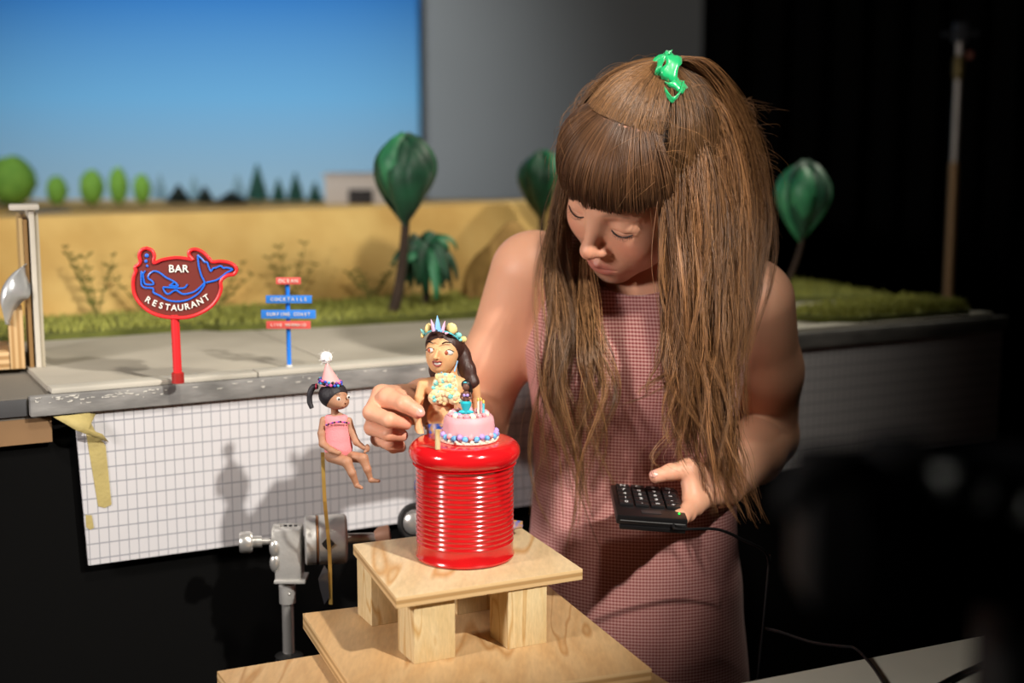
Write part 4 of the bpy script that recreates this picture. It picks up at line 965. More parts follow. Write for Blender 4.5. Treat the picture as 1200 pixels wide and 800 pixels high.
for s_ in ((215, 40, 200, -12), (300, 30, 320, -40)): obj('halter_strap', MB().tube(catmull([Mb(s_[0], s_[1], -.016), Mb((s_[0]+s_[2])/2, (s_[1]+s_[3])/2, -.010), Mb(s_[2], s_[3], .002)], 8), 5*b1, 6), mat('strap_blue', '86b4dc', .5), ft)
# tail behind the can
tl = catmull([Mb(205, 385, .001), Mb(205, 450, -.001), np.array([Mb(215, 0)[0], YM+.020, ZLID+.012]), np.array([Mb(180, 0)[0], YC+.078, ZLID-.012]), np.array([at(500, 560, YC+.08)[0], YC+.085, ZLID-.05]), np.array([at(494, 580, YC+.085)[0], YC+.085, ZLID-.085]), np.array([at(545, 600, YC+.085)[0], YC+.080, ZP+.022])], 40)
rr = np.interp(np.linspace(0, 1, 40), [0, .2, .4, .7, 1], [92*b1, 88*b1, 76*b1, 44*b1, 22*b1])
mb = MB(); mb.tube(tl, list(rr), 16)
m_tail = mat('tail_scales', '1f58b8', .4, col2='b98a3c', vscale=180, detail=1)
ta = obj('tail', mb, m_tail, mm)
tf = [at(560, 606, YC+.075), at(585, 600, YC+.07), at(606, 606, YC+.065), at(618, 616, YC+.06)]
for k, q in enumerate((np.array([at(612, 612, YC+.085)[0], YC+.085, ZP+.012]), np.array([at(600, 600, YC+.10)[0], YC+.10, ZP+.014]))):
    obj('fin', leaf([tl[-1]*(1-t)+q*t for t in np.linspace(0, 1, 7)], [.004+.012*sin(pi*t*.9) for t in np.linspace(0, 1, 7)], np.array([0, 0, 1.])), m_tail, ta).modifiers.new('s', 'SOLIDIFY').thickness = .002
mb = MB()
for i in range(60):
    t = rnd.uniform(0, .5); q = tl[int(t*39)]; a = rnd.uniform(0, 6.28); mb.ball(q+np.array([cos(a), sin(a), 0])*rr[int(t*39)], (.0019, .0019, .0016), 6, 4)
tag(obj('gold_scales', mb, mat('scale_gold', 'b98a3c', .35, .6), ta), kind='stuff')
# ------------------------------------------------------------------ the woman
HC_ = np.array([.150, 1.70, 1.488]); HS = 1.06
def _rot(y, x, r):
    Rz = np.array([[cos(y), -sin(y), 0], [sin(y), cos(y), 0], [0, 0, 1]]); Rx = np.array([[1, 0, 0], [0, cos(x), -sin(x)], [0, sin(x), cos(x)]]); Ry = np.array([[cos(r), 0, sin(r)], [0, 1, 0], [-sin(r), 0, cos(r)]])
    return Rz @ Rx @ Ry
HM = _rot(radians(131), radians(-34), radians(-24))
def hw(x, y, z): return HC_+HM @ np.array([x, y, z])*HS
def hloc(p): return (p-HC_) @ HM/HS
SHR = at(618, 318, 1.80); ELR = at(560, 502, 1.84); WRR = at(498, 470, 1.655)
SHL = at(884, 352, 1.76); ELL = at(899, 512, 1.86); WRL = at(846, 566, 1.635)
NB = np.array([.160, 1.815, 1.365])

person = thing('person', 'woman in a red checked sleeveless dress holding a keypad and bending over the puppets', 'person', (.16, 1.76, 0))

def f_headlocal(q):
    d = s_ell(q, (0, -.014, .030), (.072, .092, .077))
    d = smin(d, s_ell(q, (0, .026, -.020), (.060, .056, .072)), .030)
    d = smin(d, s_ell(q, (0, .030, -.068), (.046, .046, .034)), .024)
    d = smin(d, s_ell(q, (0, .060, -.092), (.021, .018, .016)), .020)
    for s in (-1, 1):
        d = smin(d, s_ell(q, (s*.034, .050, -.034), (.024, .024, .024)), .018)      # cheeks
        d = smin(d, s_cone(q, (s*.012, .074, .019), (s*.042, .060, .018), .0075, .006), .012)   # brow
        d = smax(d, -s_ell(q, (s*.031, .090, .000), (.019, .017, .0125)), .010)      # socket
        d = smin(d, s_ell(q, (s*.0310, .0632, -.001), (.0140, .0136, .0116)), .007)   # lidded eye
        d = smax(d, -s_cone(q, (s*.0195, .0772, -.0068), (s*.0425, .0725, -.0052), .0009, .0009), .0016)
        d = smin(d, s_ell(q, (s*.074, -.006, -.012), (.005, .012, .022)), .006)       # ear
    d = smin(d, s_cone(q, (0, .0765, .006), (0, .0955, -.030), .0065, .0085), .012)   # nose bridge
    d = smin(d, s_ball(q, (0, .0970, -.0345), .0085), .008)
    for s in (-1, 1):
        d = smin(d, s_ell(q, (s*.0105, .0860, -.0375), (.0056, .0080, .0060)), .008)
        d = smax(d, -s_ball(q, (s*.0062, .0935, -.0455), .0026), .003)
    # mouth
    d = smin(d, s_ell(q, (0, .066, -.068), (.026, .018, .018)), .012)
    d = smin(d, s_cone(q, (-.017, .0765, -.0675), (0, .0845, -.0635), .0024, .0042), .005)
    d = smin(d, s_cone(q, (.017, .0765, -.0675), (0, .0845, -.0635), .0024, .0042), .005)
    d = smin(d, s_ell(q, (0, .0800, -.0745), (.0135, .0055, .0048)), .005)
    d = smax(d, -s_cone(q, (-.021, .0785, -.0690), (0, .0895, -.0686), .0010, .0012), .0020)
    d = smax(d, -s_cone(q, (.021, .0785, -.0690), (0, .0895, -.0686), .0010, .0012), .0020)
    d = smax(d, -s_cone(q, (0, .0905, -.051), (0, .0890, -.058), .0016, .0022), .004)      # philtrum
    return d
NK = hw(0, -.036, -.060)
def f_neck(p): return s_cone(p, NK, NB, .047, .056)
def f_head(p): return smin(f_headlocal(hloc(p))*HS, f_neck(p), .020)

# dress profile: z, centre x, centre y, half width, half depth
TB = np.array([[1.42, .160, 1.815, .070, .05], [1.375, .160, 1.81, .120, .068], [1.33, .158, 1.80, .138, .090], [1.27, .156, 1.785, .140, .104], [1.19, .155, 1.775, .127, .094], [1.11, .155, 1.77, .125, .092], [1.02, .155, 1.765, .131, .100], [.93, .156, 1.76, .139, .108], [.84, .158, 1.76, .147, .113], [.60, .160, 1.76, .165, .125], [.46, .160, 1.76, .172, .130]])[::-1]
TYAW = radians(-12)
def f_loft(p, off=0.):
    z = p[:, 2]; cx = np.interp(z, TB[:, 0], TB[:, 1]); cy = np.interp(z, TB[:, 0], TB[:, 2]); a = np.interp(z, TB[:, 0], TB[:, 3])+off; b = np.interp(z, TB[:, 0], TB[:, 4])+off
    x = p[:, 0]-cx; y = p[:, 1]-cy; x, y = x*cos(TYAW)+y*sin(TYAW), -x*sin(TYAW)+y*cos(TYAW)
    k = np.sqrt((x/a)**2+(y/b)**2); k1 = np.sqrt((x/a**2)**2+(y/b**2)**2)
    d = k*(k-1)/np.maximum(k1, 1e-6)
    return d
BUL = at(690, 432, 1.705); BUR = at(800, 440, 1.685)
def f_torso(p, off=0.):
    d = smax(f_loft(p, off), np.abs(p[:, 2]-.93)-.49, .02)
    d = smin(d, s_ell(p, BUL, (.060+off, .040+off, .058+off)), .06); d = smin(d, s_ell(p, BUR, (.060+off, .040+off, .058+off)), .06)
    sh = smin(s_cone(p, NB, SHR+np.array([.018, 0, .008]), .052+off, .044+off), s_cone(p, NB, SHL+np.array([-.018, 0, .008]), .052+off, .044+off), .03)
    return smin(d, sh, .035)
def f_armR(p):
    m = SHR*.45+ELR*.55+np.array([-.004, 0, 0])
    d = s_chain(p, [SHR, m, ELR], [.047, .041, .036], .02)
    e = s_chain(p, [ELR, ELR*.65+WRR*.35, WRR], [.036, .037, .0255], .015); return smin(d, e, .012)
def f_armL(p):
    m = SHL*.5+ELL*.5+np.array([.006, 0, 0])
    d = s_chain(p, [SHL, m, ELL], [.050, .045, .040], .02)
    e = s_chain(p, [ELL, ELL*.65+WRL*.35, WRL], [.040, .040, .0265], .015); return smin(d, e, .012)
LEGS = [[(.085, 1.77, .80), (.085, 1.765, .47), (.085, 1.79, .30), (.085, 1.80, .09)], [(.235, 1.77, .80), (.235, 1.765, .47), (.235, 1.79, .30), (.235, 1.80, .09)]]
def f_rest(p):
    d = smin(f_neck(p), f_torso(p, -.006), .03)
    d = smin(d, smin(f_armR(p), f_armL(p), .001), .028)
    for l in LEGS:
        d = smin(d, s_chain(p, l, [.075, .052, .052, .034], .02), .03)
        d = smin(d, s_cone(p, (l[3][0], 1.80, .035), (l[3][0], 1.66, .025), .032, .022), .02)
    return d
def finger(p, js, rs): return s_chain(p, js, rs, .0035)
# right hand, pinching the mermaid's arm
YH = .055
A_ = lambda x, y, Y: at(x, y, Y+YH)
RF = {'index': ([A_(447, 462, 1.545), A_(435, 483, 1.515), A_(456, 492, 1.495), A_(475, 496, 1.507)], [.0105, .0092, .0084, .0074]),
      'middle': ([A_(442, 477, 1.560), A_(436, 501, 1.532), A_(455, 508, 1.513), A_(471, 510, 1.522)], [.0105, .0088, .0080, .0070]),
      'ring': ([A_(446, 491, 1.575), A_(443, 514, 1.550), A_(457, 520, 1.534), A_(468, 521, 1.541)], [.0098, .0082, .0074, .0066]),
      'pinky': ([A_(454, 500, 1.590), A_(451, 518, 1.572), A_(461, 524, 1.560), A_(470, 524, 1.566)], [.0088, .0070, .0064, .0058])}
RT = ([A_(486, 466, 1.580), A_(455, 466, 1.522), A_(474, 473, 1.500), A_(489, 482, 1.500)], [.0135, .0115, .0094, .0082])
def f_handR(p):
    d = s_cone(p, ELR*.3+WRR*.7, WRR, .0300, .0252)
    pm = None
    for k in RF:
        e = s_cone(p, WRR, RF[k][0][0], .0175, RF[k][1][0]); pm = e if pm is None else smin(pm, e, .010)
    pm = smin(pm, s_cone(p, WRR, RT[0][1], .0170, .0122), .014)
    d = smin(d, pm, .014)
    fs = None
    for k in RF:
        e = finger(p, *RF[k]); fs = e if fs is None else smin(fs, e, .0016)
    th = finger(p, RT[0][1:], RT[1][1:])
    d = smin(d, fs, .005)
    return smin(d, th, .0035)
# left hand, under and over the keypad
LF = [([at(812, 590, 1.585), at(798, 606, 1.545), at(770, 612, 1.535), at(750, 614, 1.540)], [.0105, .0088, .0080, .0070]),
      ([at(818, 586, 1.600), at(806, 602, 1.565), at(776, 606, 1.556), at(752, 608, 1.560)], [.0105, .0088, .0080, .0070]),
      ([at(824, 582, 1.615), at(814, 596, 1.585), at(786, 602, 1.577), at(764, 604, 1.580)], [.0098, .0082, .0075, .0066]),
      ([at(828, 576, 1.628), at(820, 590, 1.605), at(798, 597, 1.600), at(780, 600, 1.602)], [.0088, .0070, .0064, .0058])]
LTH = ([at(826, 566, 1.610), at(806, 550, 1.600), at(786, 553, 1.592), at(769, 558, 1.588)], [.0150, .0118, .0096, .0080])
def f_handL(p):
    d = s_cone(p, ELL*.3+WRL*.7, WRL, .0310, .0262)
    pm = None
    for js, rs in LF:
        e = s_cone(p, WRL, js[0], .0180, rs[0]); pm = e if pm is None else smin(pm, e, .010)
    pm = smin(pm, s_cone(p, WRL, LTH[0][1], .0180, .0120), .016)
    pm = smin(pm, s_cone(p, LTH[0][1], LF[0][0][0], .0095, .0105), .010)
    d = smin(d, pm, .014)
    fs = None
    for js, rs in LF:
        e = finger(p, js, rs); fs = e if fs is None else smin(fs, e, .0016)
    return smin(smin(d, fs, .005), finger(p, LTH[0][1:], LTH[1][1:]), .0035)
def bounds(pts, pad): pts = np.array(pts); return pts.min(0)-pad, pts.max(0)+pad
parts = []
lo, hi = bounds([HC_], .142); lo[2] = HC_[2]-.155; parts.append(nets(f_head, lo, hi, .0016))
lo, hi = bounds([WRR]+[j for k in RF for j in RF[k][0]]+RT[0], .016); lo2 = lo.copy(); parts.append(nets(f_handR, lo, hi+np.array([.02, .03, .01]), .0013))
lo, hi = bounds([WRL]+[j for f_ in LF for j in f_[0]]+LTH[0], .016); parts.append(nets(f_handL, lo, hi+np.array([.02, .03, .01]), .0014))
parts.append(nets(f_rest, (-.10, 1.60, -.005), (.40, 1.97, 1.46), .0052))
SK = np.array(lin('dba284')); LIPC = np.array(lin('b5675c')); CHK = np.array(lin('d98a70')); NAIL = np.array(lin('d98f80')); BRW = np.array(lin('6b4a38'))
Vs = []; Fs = []; Cs = []; n0 = 0
def gs_(x, s): return np.exp(-(x/s)**2)
for i, (P, F) in enumerate(parts):
    C = np.tile(SK, (len(P), 1))
    if i == 0:
        q = hloc(P); fr_ = q[:, 1] > .05
        lw = np.clip(1.3*np.exp(-((q[:, 0]/.0205)**4+((q[:, 2]+.069)/.0095)**4)), 0, 1)*(q[:, 1] > .066); C += lw[:, None]*(LIPC-C)*.85
        for s in (-1, 1):
            cw = np.exp(-(((q[:, 0]-s*.040)/.020)**2+((q[:, 2]+.030)/.018)**2))*fr_; C += (cw*.55)[:, None]*(CHK-C)
            bz = .021-18*(np.abs(q[:, 0])-.028)**2; bw = np.exp(-((q[:, 2]-bz)/.0028)**2)*np.exp(-((np.abs(q[:, 0])-.028)/.016)**4)*fr_*(np.sign(q[:, 0]) == s); C += (bw*.6)[:, None]*(BRW-C)
        nw = np.exp(-((q[:, 0]/.016)**2+((q[:, 2]+.036)/.012)**2))*(q[:, 1] > .08); C += (nw*.4)[:, None]*(CHK-C)
    if i in (1, 2):
        T = [RF[k] for k in RF]+[RT] if i == 1 else LF+[LTH]
        for js, rs in T:
            w_ = np.exp(-(_n(P-js[-1])/.013)**2)*.35; C += w_[:, None]*(NAIL-C)
            for j in js[1:3]: w_ = np.exp(-(_n(P-j)/.010)**2)*.2; C += w_[:, None]*(CHK-C)
    if i == 3:
        inside = ((P > np.array([lo2[0], lo2[1], lo2[2]])).all(1)) & (f_handR(P) < -.004)
    Vs.append(P); Fs.append(F+n0); Cs.append(C); n0 += len(P)
m_skin = mat('skin', attr='Col', rough=.48, sss=.12, bump=.12, bscale=900, spec=.4)
npobj('body', np.vstack(Vs), np.vstack(Fs), m_skin, person, col=np.vstack(Cs))
# nails
def nail(js, r, up, nm='fingernail', wx=1.):
    t = js[-1]-js[-2]; t /= _n(t); up = np.array(up, float); up -= t*(up@t); up /= _n(up); sd = np.cross(t, up)
    M3 = Matrix([list(x) for x in np.stack([sd, t, up], 1)]); c = js[-1]+t*r*.25+up*r*.62
    obj(nm, MB().ball(c, (r*.70, r*.85, r*.45), 12, 8, M=M3), mat('nail', 'e0a494', .25, coat=.4), person)
nail(RT[0], RT[1][3], at(500, 440, 1.3)-RT[0][3]); nail(LTH[0], LTH[1][3], np.array([-.1, -.5, .7]))
# eyes: dark lash lines and a sliver of eye under the lids
m_lash = mat('eyelash', '1c1210', .7)
for s in (-1, 1):
    pts = [hw(s*.0185, .0768, -.0072), hw(s*.024, .0783, -.0092), hw(s*.031, .0782, -.0100), hw(s*.038, .0757, -.0090), hw(s*.0445, .0715, -.0055)]
    obj('eyelash', MB().tube(catmull(pts, 16), [.0003]+[.0009]*13+[.0007, .0002], 6), m_lash, person)
    mb = MB()
    for t in np.linspace(.15, .95, 13):
        b0 = catmull(pts, 40)[int(t*39)]; mb.tube([b0, b0+HM @ np.array([s*.0016, .0030, -.0018]), b0+HM @ np.array([s*.003, .0055, -.0012])], [.00028, .0002, .00006], 4)
    obj('lash_hairs', mb, m_lash, person)

# ---- dress
def f_dress(p):
    d = f_torso(p, .0)
    ph = p[:, 0]*38; d = d-.0016*np.sin(ph+6*np.sin(p[:, 2]*9))*np.clip((1.2-p[:, 2])*4, 0, 1)-.0012*np.sin(p[:, 2]*70+p[:, 0]*30)*np.exp(-((p[:, 2]-.97)/.10)**2)
    d = smin(d, f_loft(p, .001)+.0*p[:, 0], .01)
    neck = s_cone(p, np.array([.156, 1.757, 1.405]), np.array([.150, 1.74, 1.52]), .070, .080)
    d = smax(d, -neck, .004)
    for S, E, sx in ((SHR, ELR, -1), (SHL, ELL, 1)):
        dr_ = (E-S)/_n(E-S); a0 = S+np.array([sx*.020, -.004, .03]); d = smax(d, -s_cone(p, a0, S+dr_*.07+np.array([sx*.022, -.006, 0]), .058, .054), .004)
        d = smax(d, -s_cone(p, S+np.array([sx*.06, 0, .02]), E, .052, .046), .004)
    return smax(smax(d, .47-p[:, 2], .004), p[:, 2]-1.43, .004)
P, F = nets(f_dress, (-.04, 1.60, .46), (.37, 1.95, 1.45), .0042)
def dress_mat():
    m = mat('gingham_dress', 'a8504c', .85, sheen=.2); nt = m.node_tree; N = nt.nodes; L = nt.links
    uv = N.new('ShaderNodeUVMap'); sp_ = N.new('ShaderNodeSeparateXYZ'); L.new(uv.outputs[0], sp_.inputs[0]); outs = []
    for ax, per in (('X', .0040), ('Y', .0040)):
        d = N.new('ShaderNodeMath'); d.operation = 'MULTIPLY'; d.inputs[1].default_value = 2*pi/per; L.new(sp_.outputs[ax], d.inputs[0])
        s = N.new('ShaderNodeMath'); s.operation = 'SINE'; L.new(d.outputs[0], s.inputs[0])
        mr = N.new('ShaderNodeMapRange'); mr.inputs[1].default_value = -.45; mr.inputs[2].default_value = .45; L.new(s.outputs[0], mr.inputs[0]); outs.append(mr)
    a = N.new('ShaderNodeMath'); a.operation = 'MULTIPLY_ADD'; a.inputs[1].default_value = .38; L.new(outs[0].outputs[0], a.inputs[0])
    b = N.new('ShaderNodeMath'); b.operation = 'MULTIPLY'; b.inputs[1].default_value = .62; L.new(outs[1].outputs[0], b.inputs[0]); L.new(b.outputs[0], a.inputs[2])
    mx = N.new('ShaderNodeMix'); mx.data_type = 'RGBA'; L.new(a.outputs[0], mx.inputs[0]); mx.inputs[6].default_value = (*lin('8e2a30'), 1); mx.inputs[7].default_value = (*lin('e3b2aa'), 1)
    L.new(mx.outputs[2], N['Principled BSDF'].inputs['Base Color']); return m
th = np.arctan2(P[:, 0]-.156, -(P[:, 1]-1.80)); uv = np.stack([np.where(np.abs(th) < 1.0, P[:, 0]-.156, np.sign(th)*(.135*np.sin(1.0)*0+.118+(np.abs(th)-1.0)*.13)), P[:, 2]], 1)
dress = npobj('dress', P, F, dress_mat(), person, uv=uv)
dress['label'] = 'red and white checked sleeveless dress'

# ---- hair
rs_ = np.random.RandomState(5)
def strands(name, paths, r0, base, parent, m, var=.35, tips=.5, shade=None):
    """paths (N,K,3) -> 3-sided tapering fibres in one mesh"""
    Pp = np.asarray(paths); N_, K = Pp.shape[:2]
    T = np.gradient(Pp, axis=1); T /= np.maximum(np.linalg.norm(T, axis=2, keepdims=True), 1e-9)
    ref = np.array([.31, -.72, .62]); U = np.cross(T, ref); U /= np.maximum(np.linalg.norm(U, axis=2, keepdims=True), 1e-9); W = np.cross(T, U)
    t = np.linspace(0, 1, K)[None, :, None]; R = (np.asarray(r0).reshape(-1, 1, 1))*(1-(1-tips)*t**2)
    V = np.stack([Pp+R*(U*cos(a)+W*sin(a)) for a in (0, 2*pi/3, 4*pi/3)], 2).reshape(-1, 3)
    ii = (np.arange(N_)[:, None]*K+np.arange(K-1)[None])[:, :, None]*3; k = np.arange(3)[None, None]; k2 = (k+1) % 3
    F = np.stack([ii+k, ii+k2, ii+3+k2, ii+3+k], 3).reshape(-1, 4)
    g = np.exp((rs_.randn(N_) if shade is None else shade)*var*.6); hue = rs_.rand(N_, 1)
    c = (np.array(lin(base[0]))*(1-hue)+np.array(lin(base[1]))*hue)*g[:, None]
    return npobj(name, V, F, m, parent, col=np.repeat(c, K*3, 0))
m_hair = mat('hair_fibre', attr='Col', rough=.42, spec=.5, aniso=.3)
m_under = mat('hair_underlayer', '3b2617', .7, bump=.5, bscale=200, stretch=(1, 1, .15), var=.3, vscale=60)
BROWN = ('5a3d26', '8a6440'); LIGHT = ('604029', '966a42'); DARKB = ('4a3120', '6b4a30')
K_ = 22
def lock(pts, rx, ry, ncl, per, jit=.0035, wave=.006, lenv=.25, curl=.003, conv=.75):
    """strands gathered in clumps about a guide curve: clumps differ in length, wave and shade"""
    g = catmull(pts, K_); t = np.linspace(0, 1, K_); RX_ = np.interp(t, np.linspace(0, 1, len(rx)), rx); RY_ = np.interp(t, np.linspace(0, 1, len(ry)), ry)
    out = []; sh = []
    for c in range(ncl):
        a = rs_.rand()*2*pi; q = math.sqrt(rs_.rand()); ox, oy = q*cos(a), q*sin(a)
        ph = rs_.rand(6)*6.28; fq = 2.5+3*rs_.rand(); am = 1.25*wave*(.3+1.2*rs_.rand()); f2 = 10+8*rs_.rand(); a2 = 1.35*curl*(.3+rs_.rand()); Lc = 1-lenv*rs_.rand()**1.3; cs = rs_.randn()
        fl = rs_.randn()*.012
        cp = g+np.stack([ox*RX_+am*np.sin(fq*t*2+ph[0])*t+a2*np.sin(f2*t+ph[3])*t+fl*t**3, oy*RY_+am*.6*np.sin(fq*t*2.3+ph[1])*t+a2*np.cos(f2*t+ph[4])*t, am*.5*np.sin(fq*t+ph[2])*t], 1)
        for s in range(per):
            j = rs_.randn(3)*jit*np.array([1, 1, .3]); L_ = Lc*(1-.22*rs_.rand()**2); tt = t*L_*(K_-1); i0 = np.minimum(tt.astype(int), K_-2); f_ = (tt-i0)[:, None]
            pth = cp[i0]*(1-f_)+cp[i0+1]*f_; ph2 = rs_.rand(2)*6.28; k_ = conv if rs_.rand() > .12 else -.8
            sp_ = (1-k_*t)[:, None]*j[None]+np.stack([np.sin(t*7+ph2[0]), np.cos(t*6+ph2[1]), 0*t], 1)*jit*.30*t[:, None]
            out.append(pth+sp_); sh.append(cs+.45*rs_.randn())
    return np.array(out), np.array(sh)
A3 = lambda *a: [at(*q) for q in a]
# scalp cap, darker underlayer
def f_cap(p):
    q = hloc(p); d = s_ell(q, (0, -.016, .030), (.0785, .0985, .0835))
    n_ = np.array([0, .90, -.44]); n_ /= _n(n_); pl_ = (q-np.array([0, .052, .070])) @ n_
    d = smax(d, pl_, .012)
    bk = s_ell(q, (0, -.055, -.040), (.066, .050, .085)); return smin(d, bk, .03)*HS
lo, hi = bounds([HC_], .15); P, F = nets(f_cap, lo, hi, .003)
npobj('hair_cap', P, F, m_under, person)
TIE = hw(.004, -.062, .112)
EC = np.array([0, -.012, .030]); ER = np.array([.080, .102, .088])
def esurf(th_, el, k=1.): return EC+ER*k*np.array([sin(th_)*cos(el), cos(th_)*cos(el), sin(el)])
# parting: bare scalp between fringe and drawn-back hair
obj('scalp_parting', MB().tube([hw(*esurf(u*radians(64), radians(61-12*u*u), 1.0)) for u in np.linspace(-1, 1, 40)], [(.0030+.0022*max(0, -u))*(1-u**8)+.0003 for u in np.linspace(-1, 1, 40)], 8), mat('scalp', 'b5826a', .7, sss=.1), person)
# fringe
pth = []
for i in range(3600):
    u = rs_.uniform(-1, 1); lay = 1.0+.07*rs_.rand(); th0 = u*radians(62)+rs_.randn()*.015; e0 = radians(59.5-10*u*u+rs_.randn()*1.6); e1 = radians(3.5+5*rs_.rand()**2-2*abs(u)+2.0*sin(u*23)+1.2*sin(u*51)); th1 = th0*1.02+.03*sin(u*23+1.5)+rs_.randn()*.02
    if abs(u) > .85: e1 -= radians(10*rs_.rand())
    ln_ = []
    for t in np.linspace(0, 1, 14):
        el = e0+(e1-e0)*t; q = esurf(th0+(th1-th0)*t, max(el, radians(4)), lay*(1.0+.05*sin(pi*t)))
        if el < radians(4): q = q+np.array([0, 0, -(radians(4)-el)*.095])
        ln_.append(hw(*q))
    pth.append(ln_)
strands('fringe', pth, (.00036*np.exp(rs_.randn(len(pth))*.2)), DARKB, person, m_hair, .35, .75)
# hair drawn back over the skull to the tie
pth = []; TL = (HM.T @ (TIE-HC_)/HS-EC)/ER; TL /= _n(TL)
for i in range(4200):
    u = rs_.uniform(-1, 1); m_ = rs_.rand()
    if m_ < .55: d0 = np.array([sin(u*radians(66))*cos(radians(63-14*u*u)), cos(u*radians(66))*cos(radians(63-14*u*u)), sin(radians(63-14*u*u))])
    else:
        a = rs_.uniform(radians(60), radians(180))*rs_.choice([-1, 1]); e = radians(rs_.uniform(5, 35)); d0 = np.array([sin(a)*cos(e), cos(a)*cos(e), sin(e)])
    om = math.acos(np.clip(d0@TL, -1, 1)); lay = 1.0+.05*rs_.rand(); pf = rs_.randn()*.02; ln_ = []
    for t in np.linspace(0, 1, 14):
        d = (math.sin((1-t)*om)*d0+math.sin(t*om)*TL)/max(math.sin(om), 1e-3); d += np.array([pf*sin(pi*t)*2, 0, 0]); d /= _n(d)
        ln_.append(hw(*(EC+ER*d*(lay+.07*sin(pi*t)*(.4+.6*rs_.rand() if t == -1 else .7)+.10*t**3))))
    pth.append(ln_)
strands('drawn_back_hair', pth, (.00034*np.exp(rs_.randn(len(pth))*.2)), ('523721', '7f5b39'), person, m_hair, .35, .9)
# ponytail and the long side hair
G = []
G.append(lock([TIE, TIE+np.array([.03, .005, .008]), at(842, 112, 1.71), at(868, 180, 1.73), at(875, 260, 1.72), at(860, 340, 1.69), at(842, 430, 1.66), at(846, 500, 1.65)], [.010, .016, .022, .026, .028, .028, .022, .018], [.010, .02, .03, .03, .03, .03, .02, .02], 130, 18, wave=.010, lenv=.35))
G.append(lock(A3((800, 130, 1.70), (826, 180, 1.685), (838, 270, 1.665), (834, 370, 1.635), (828, 450, 1.615), (838, 530, 1.605), (864, 612, 1.60)), [.014, .024, .032, .034, .028, .022, .012], [.014, .024, .028, .026, .022, .020, .012], 130, 18, wave=.013, lenv=.42, curl=.004))
G.append(lock(A3((790, 160, 1.655), (797, 230, 1.628), (800, 310, 1.610), (800, 390, 1.60), (806, 460, 1.59), (815, 530, 1.585)), [.006, .014, .020, .022, .020, .012], [.008, .014, .020, .020, .020, .016], 80, 16, wave=.012, lenv=.5, curl=.005))
G.append(lock(A3((798, 330, 1.615), (788, 400, 1.595), (774, 450, 1.59), (758, 480, 1.60)), [.010, .012, .010, .006], [.01, .012, .012, .01], 10, 12, wave=.014, lenv=.5, curl=.006))
G.append(lock(A3((808, 330, 1.61), (802, 420, 1.59), (794, 500, 1.585), (784, 560, 1.585)), [.014, .016, .012, .006], [.01, .012, .012, .01], 16, 12, wave=.012, lenv=.5, curl=.005))
G.append(lock(A3((840, 420, 1.62), (848, 500, 1.605), (862, 560, 1.60), (880, 622, 1.605)), [.016, .016, .014, .010], [.01, .012, .012, .01], 18, 12, wave=.012, lenv=.5, curl=.005))
G.append(lock(A3((780, 128, 1.645), (788, 185, 1.622), (790, 250, 1.612), (792, 330, 1.606), (797, 420, 1.60), (800, 490, 1.595)), [.006, .008, .010, .014, .012, .008], [.008, .012, .014, .014, .014, .01], 44, 16, wave=.010, lenv=.5, curl=.004))
G.append(lock(A3((800, 98, 1.66), (826, 128, 1.665), (845, 190, 1.665), (852, 270, 1.655), (846, 360, 1.635), (840, 440, 1.62)), [.012, .018, .020, .022, .022, .016], [.008, .012, .014, .014, .014, .01], 70, 16, wave=.010, lenv=.4, curl=.004))
G.append(lock(A3((790, 116, 1.64), (806, 160, 1.628), (813, 215, 1.618), (814, 290, 1.61), (808, 370, 1.602), (806, 440, 1.595)), [.010, .015, .017, .018, .018, .012], [.006, .010, .012, .014, .014, .01], 54, 16, wave=.010, lenv=.45, curl=.004))
def put(G, nm, clr, r): P_ = np.vstack([g[0] for g in G]); strands(nm, P_, r*np.exp(rs_.randn(len(P_))*.25), clr, person, m_hair, .42, .25, np.concatenate([g[1] for g in G]))
put(G, 'side_hair', LIGHT, .00032)
G = []
G.append(lock(A3((664, 196, 1.765), (654, 250, 1.755), (650, 310, 1.725), (657, 390, 1.665), (652, 470, 1.645), (664, 560, 1.650), (676, 645, 1.650)), [.004, .006, .012, .018, .018, .016, .006], [.012, .016, .018, .016, .014, .014, .01], 50, 14, wave=.018, lenv=.55, curl=.006))
G.append(lock(A3((676, 236, 1.80), (672, 280, 1.785), (676, 330, 1.73), (684, 390, 1.665), (690, 440, 1.642), (684, 520, 1.645)), [.010, .014, .016, .014, .012, .008], [.012, .014, .014, .012, .012, .01], 16, 14, wave=.014, lenv=.5, curl=.005))
G.append(lock(A3((686, 285, 1.76), (684, 340, 1.71), (690, 400, 1.655), (702, 455, 1.638), (700, 520, 1.640), (690, 600, 1.648)), [.010, .016, .018, .014, .012, .008], [.012, .014, .014, .012, .012, .01], 24, 14, wave=.018, lenv=.6, curl=.006))
put(G, 'side_hair', BROWN, .00030)
# solid underlayers inside the thick locks
def under(pts, r):
    g = catmull(pts, 20); mb = MB(); rr_ = np.interp(np.linspace(0, 1, 20), np.linspace(0, 1, len(r)), r); mb.tube(g, list(rr_), 12); obj('hair_underlayer', mb, m_under, person)
under(A3((802, 135, 1.71), (826, 180, 1.70), (838, 270, 1.685), (834, 370, 1.655), (828, 430, 1.64), (830, 480, 1.63)), [.012, .020, .022, .020, .012, .002])
under([at(836, 118, 1.735), at(856, 180, 1.75), at(858, 260, 1.745), at(850, 340, 1.72), at(842, 400, 1.69)], [.010, .018, .018, .014, .002])
under(A3((666, 205, 1.785), (656, 260, 1.775), (655, 320, 1.745), (662, 365, 1.70)), [.005, .006, .007, .001])
under(A3((690, 290, 1.775), (690, 340, 1.735), (692, 370, 1.70)), [.012, .010, .002])
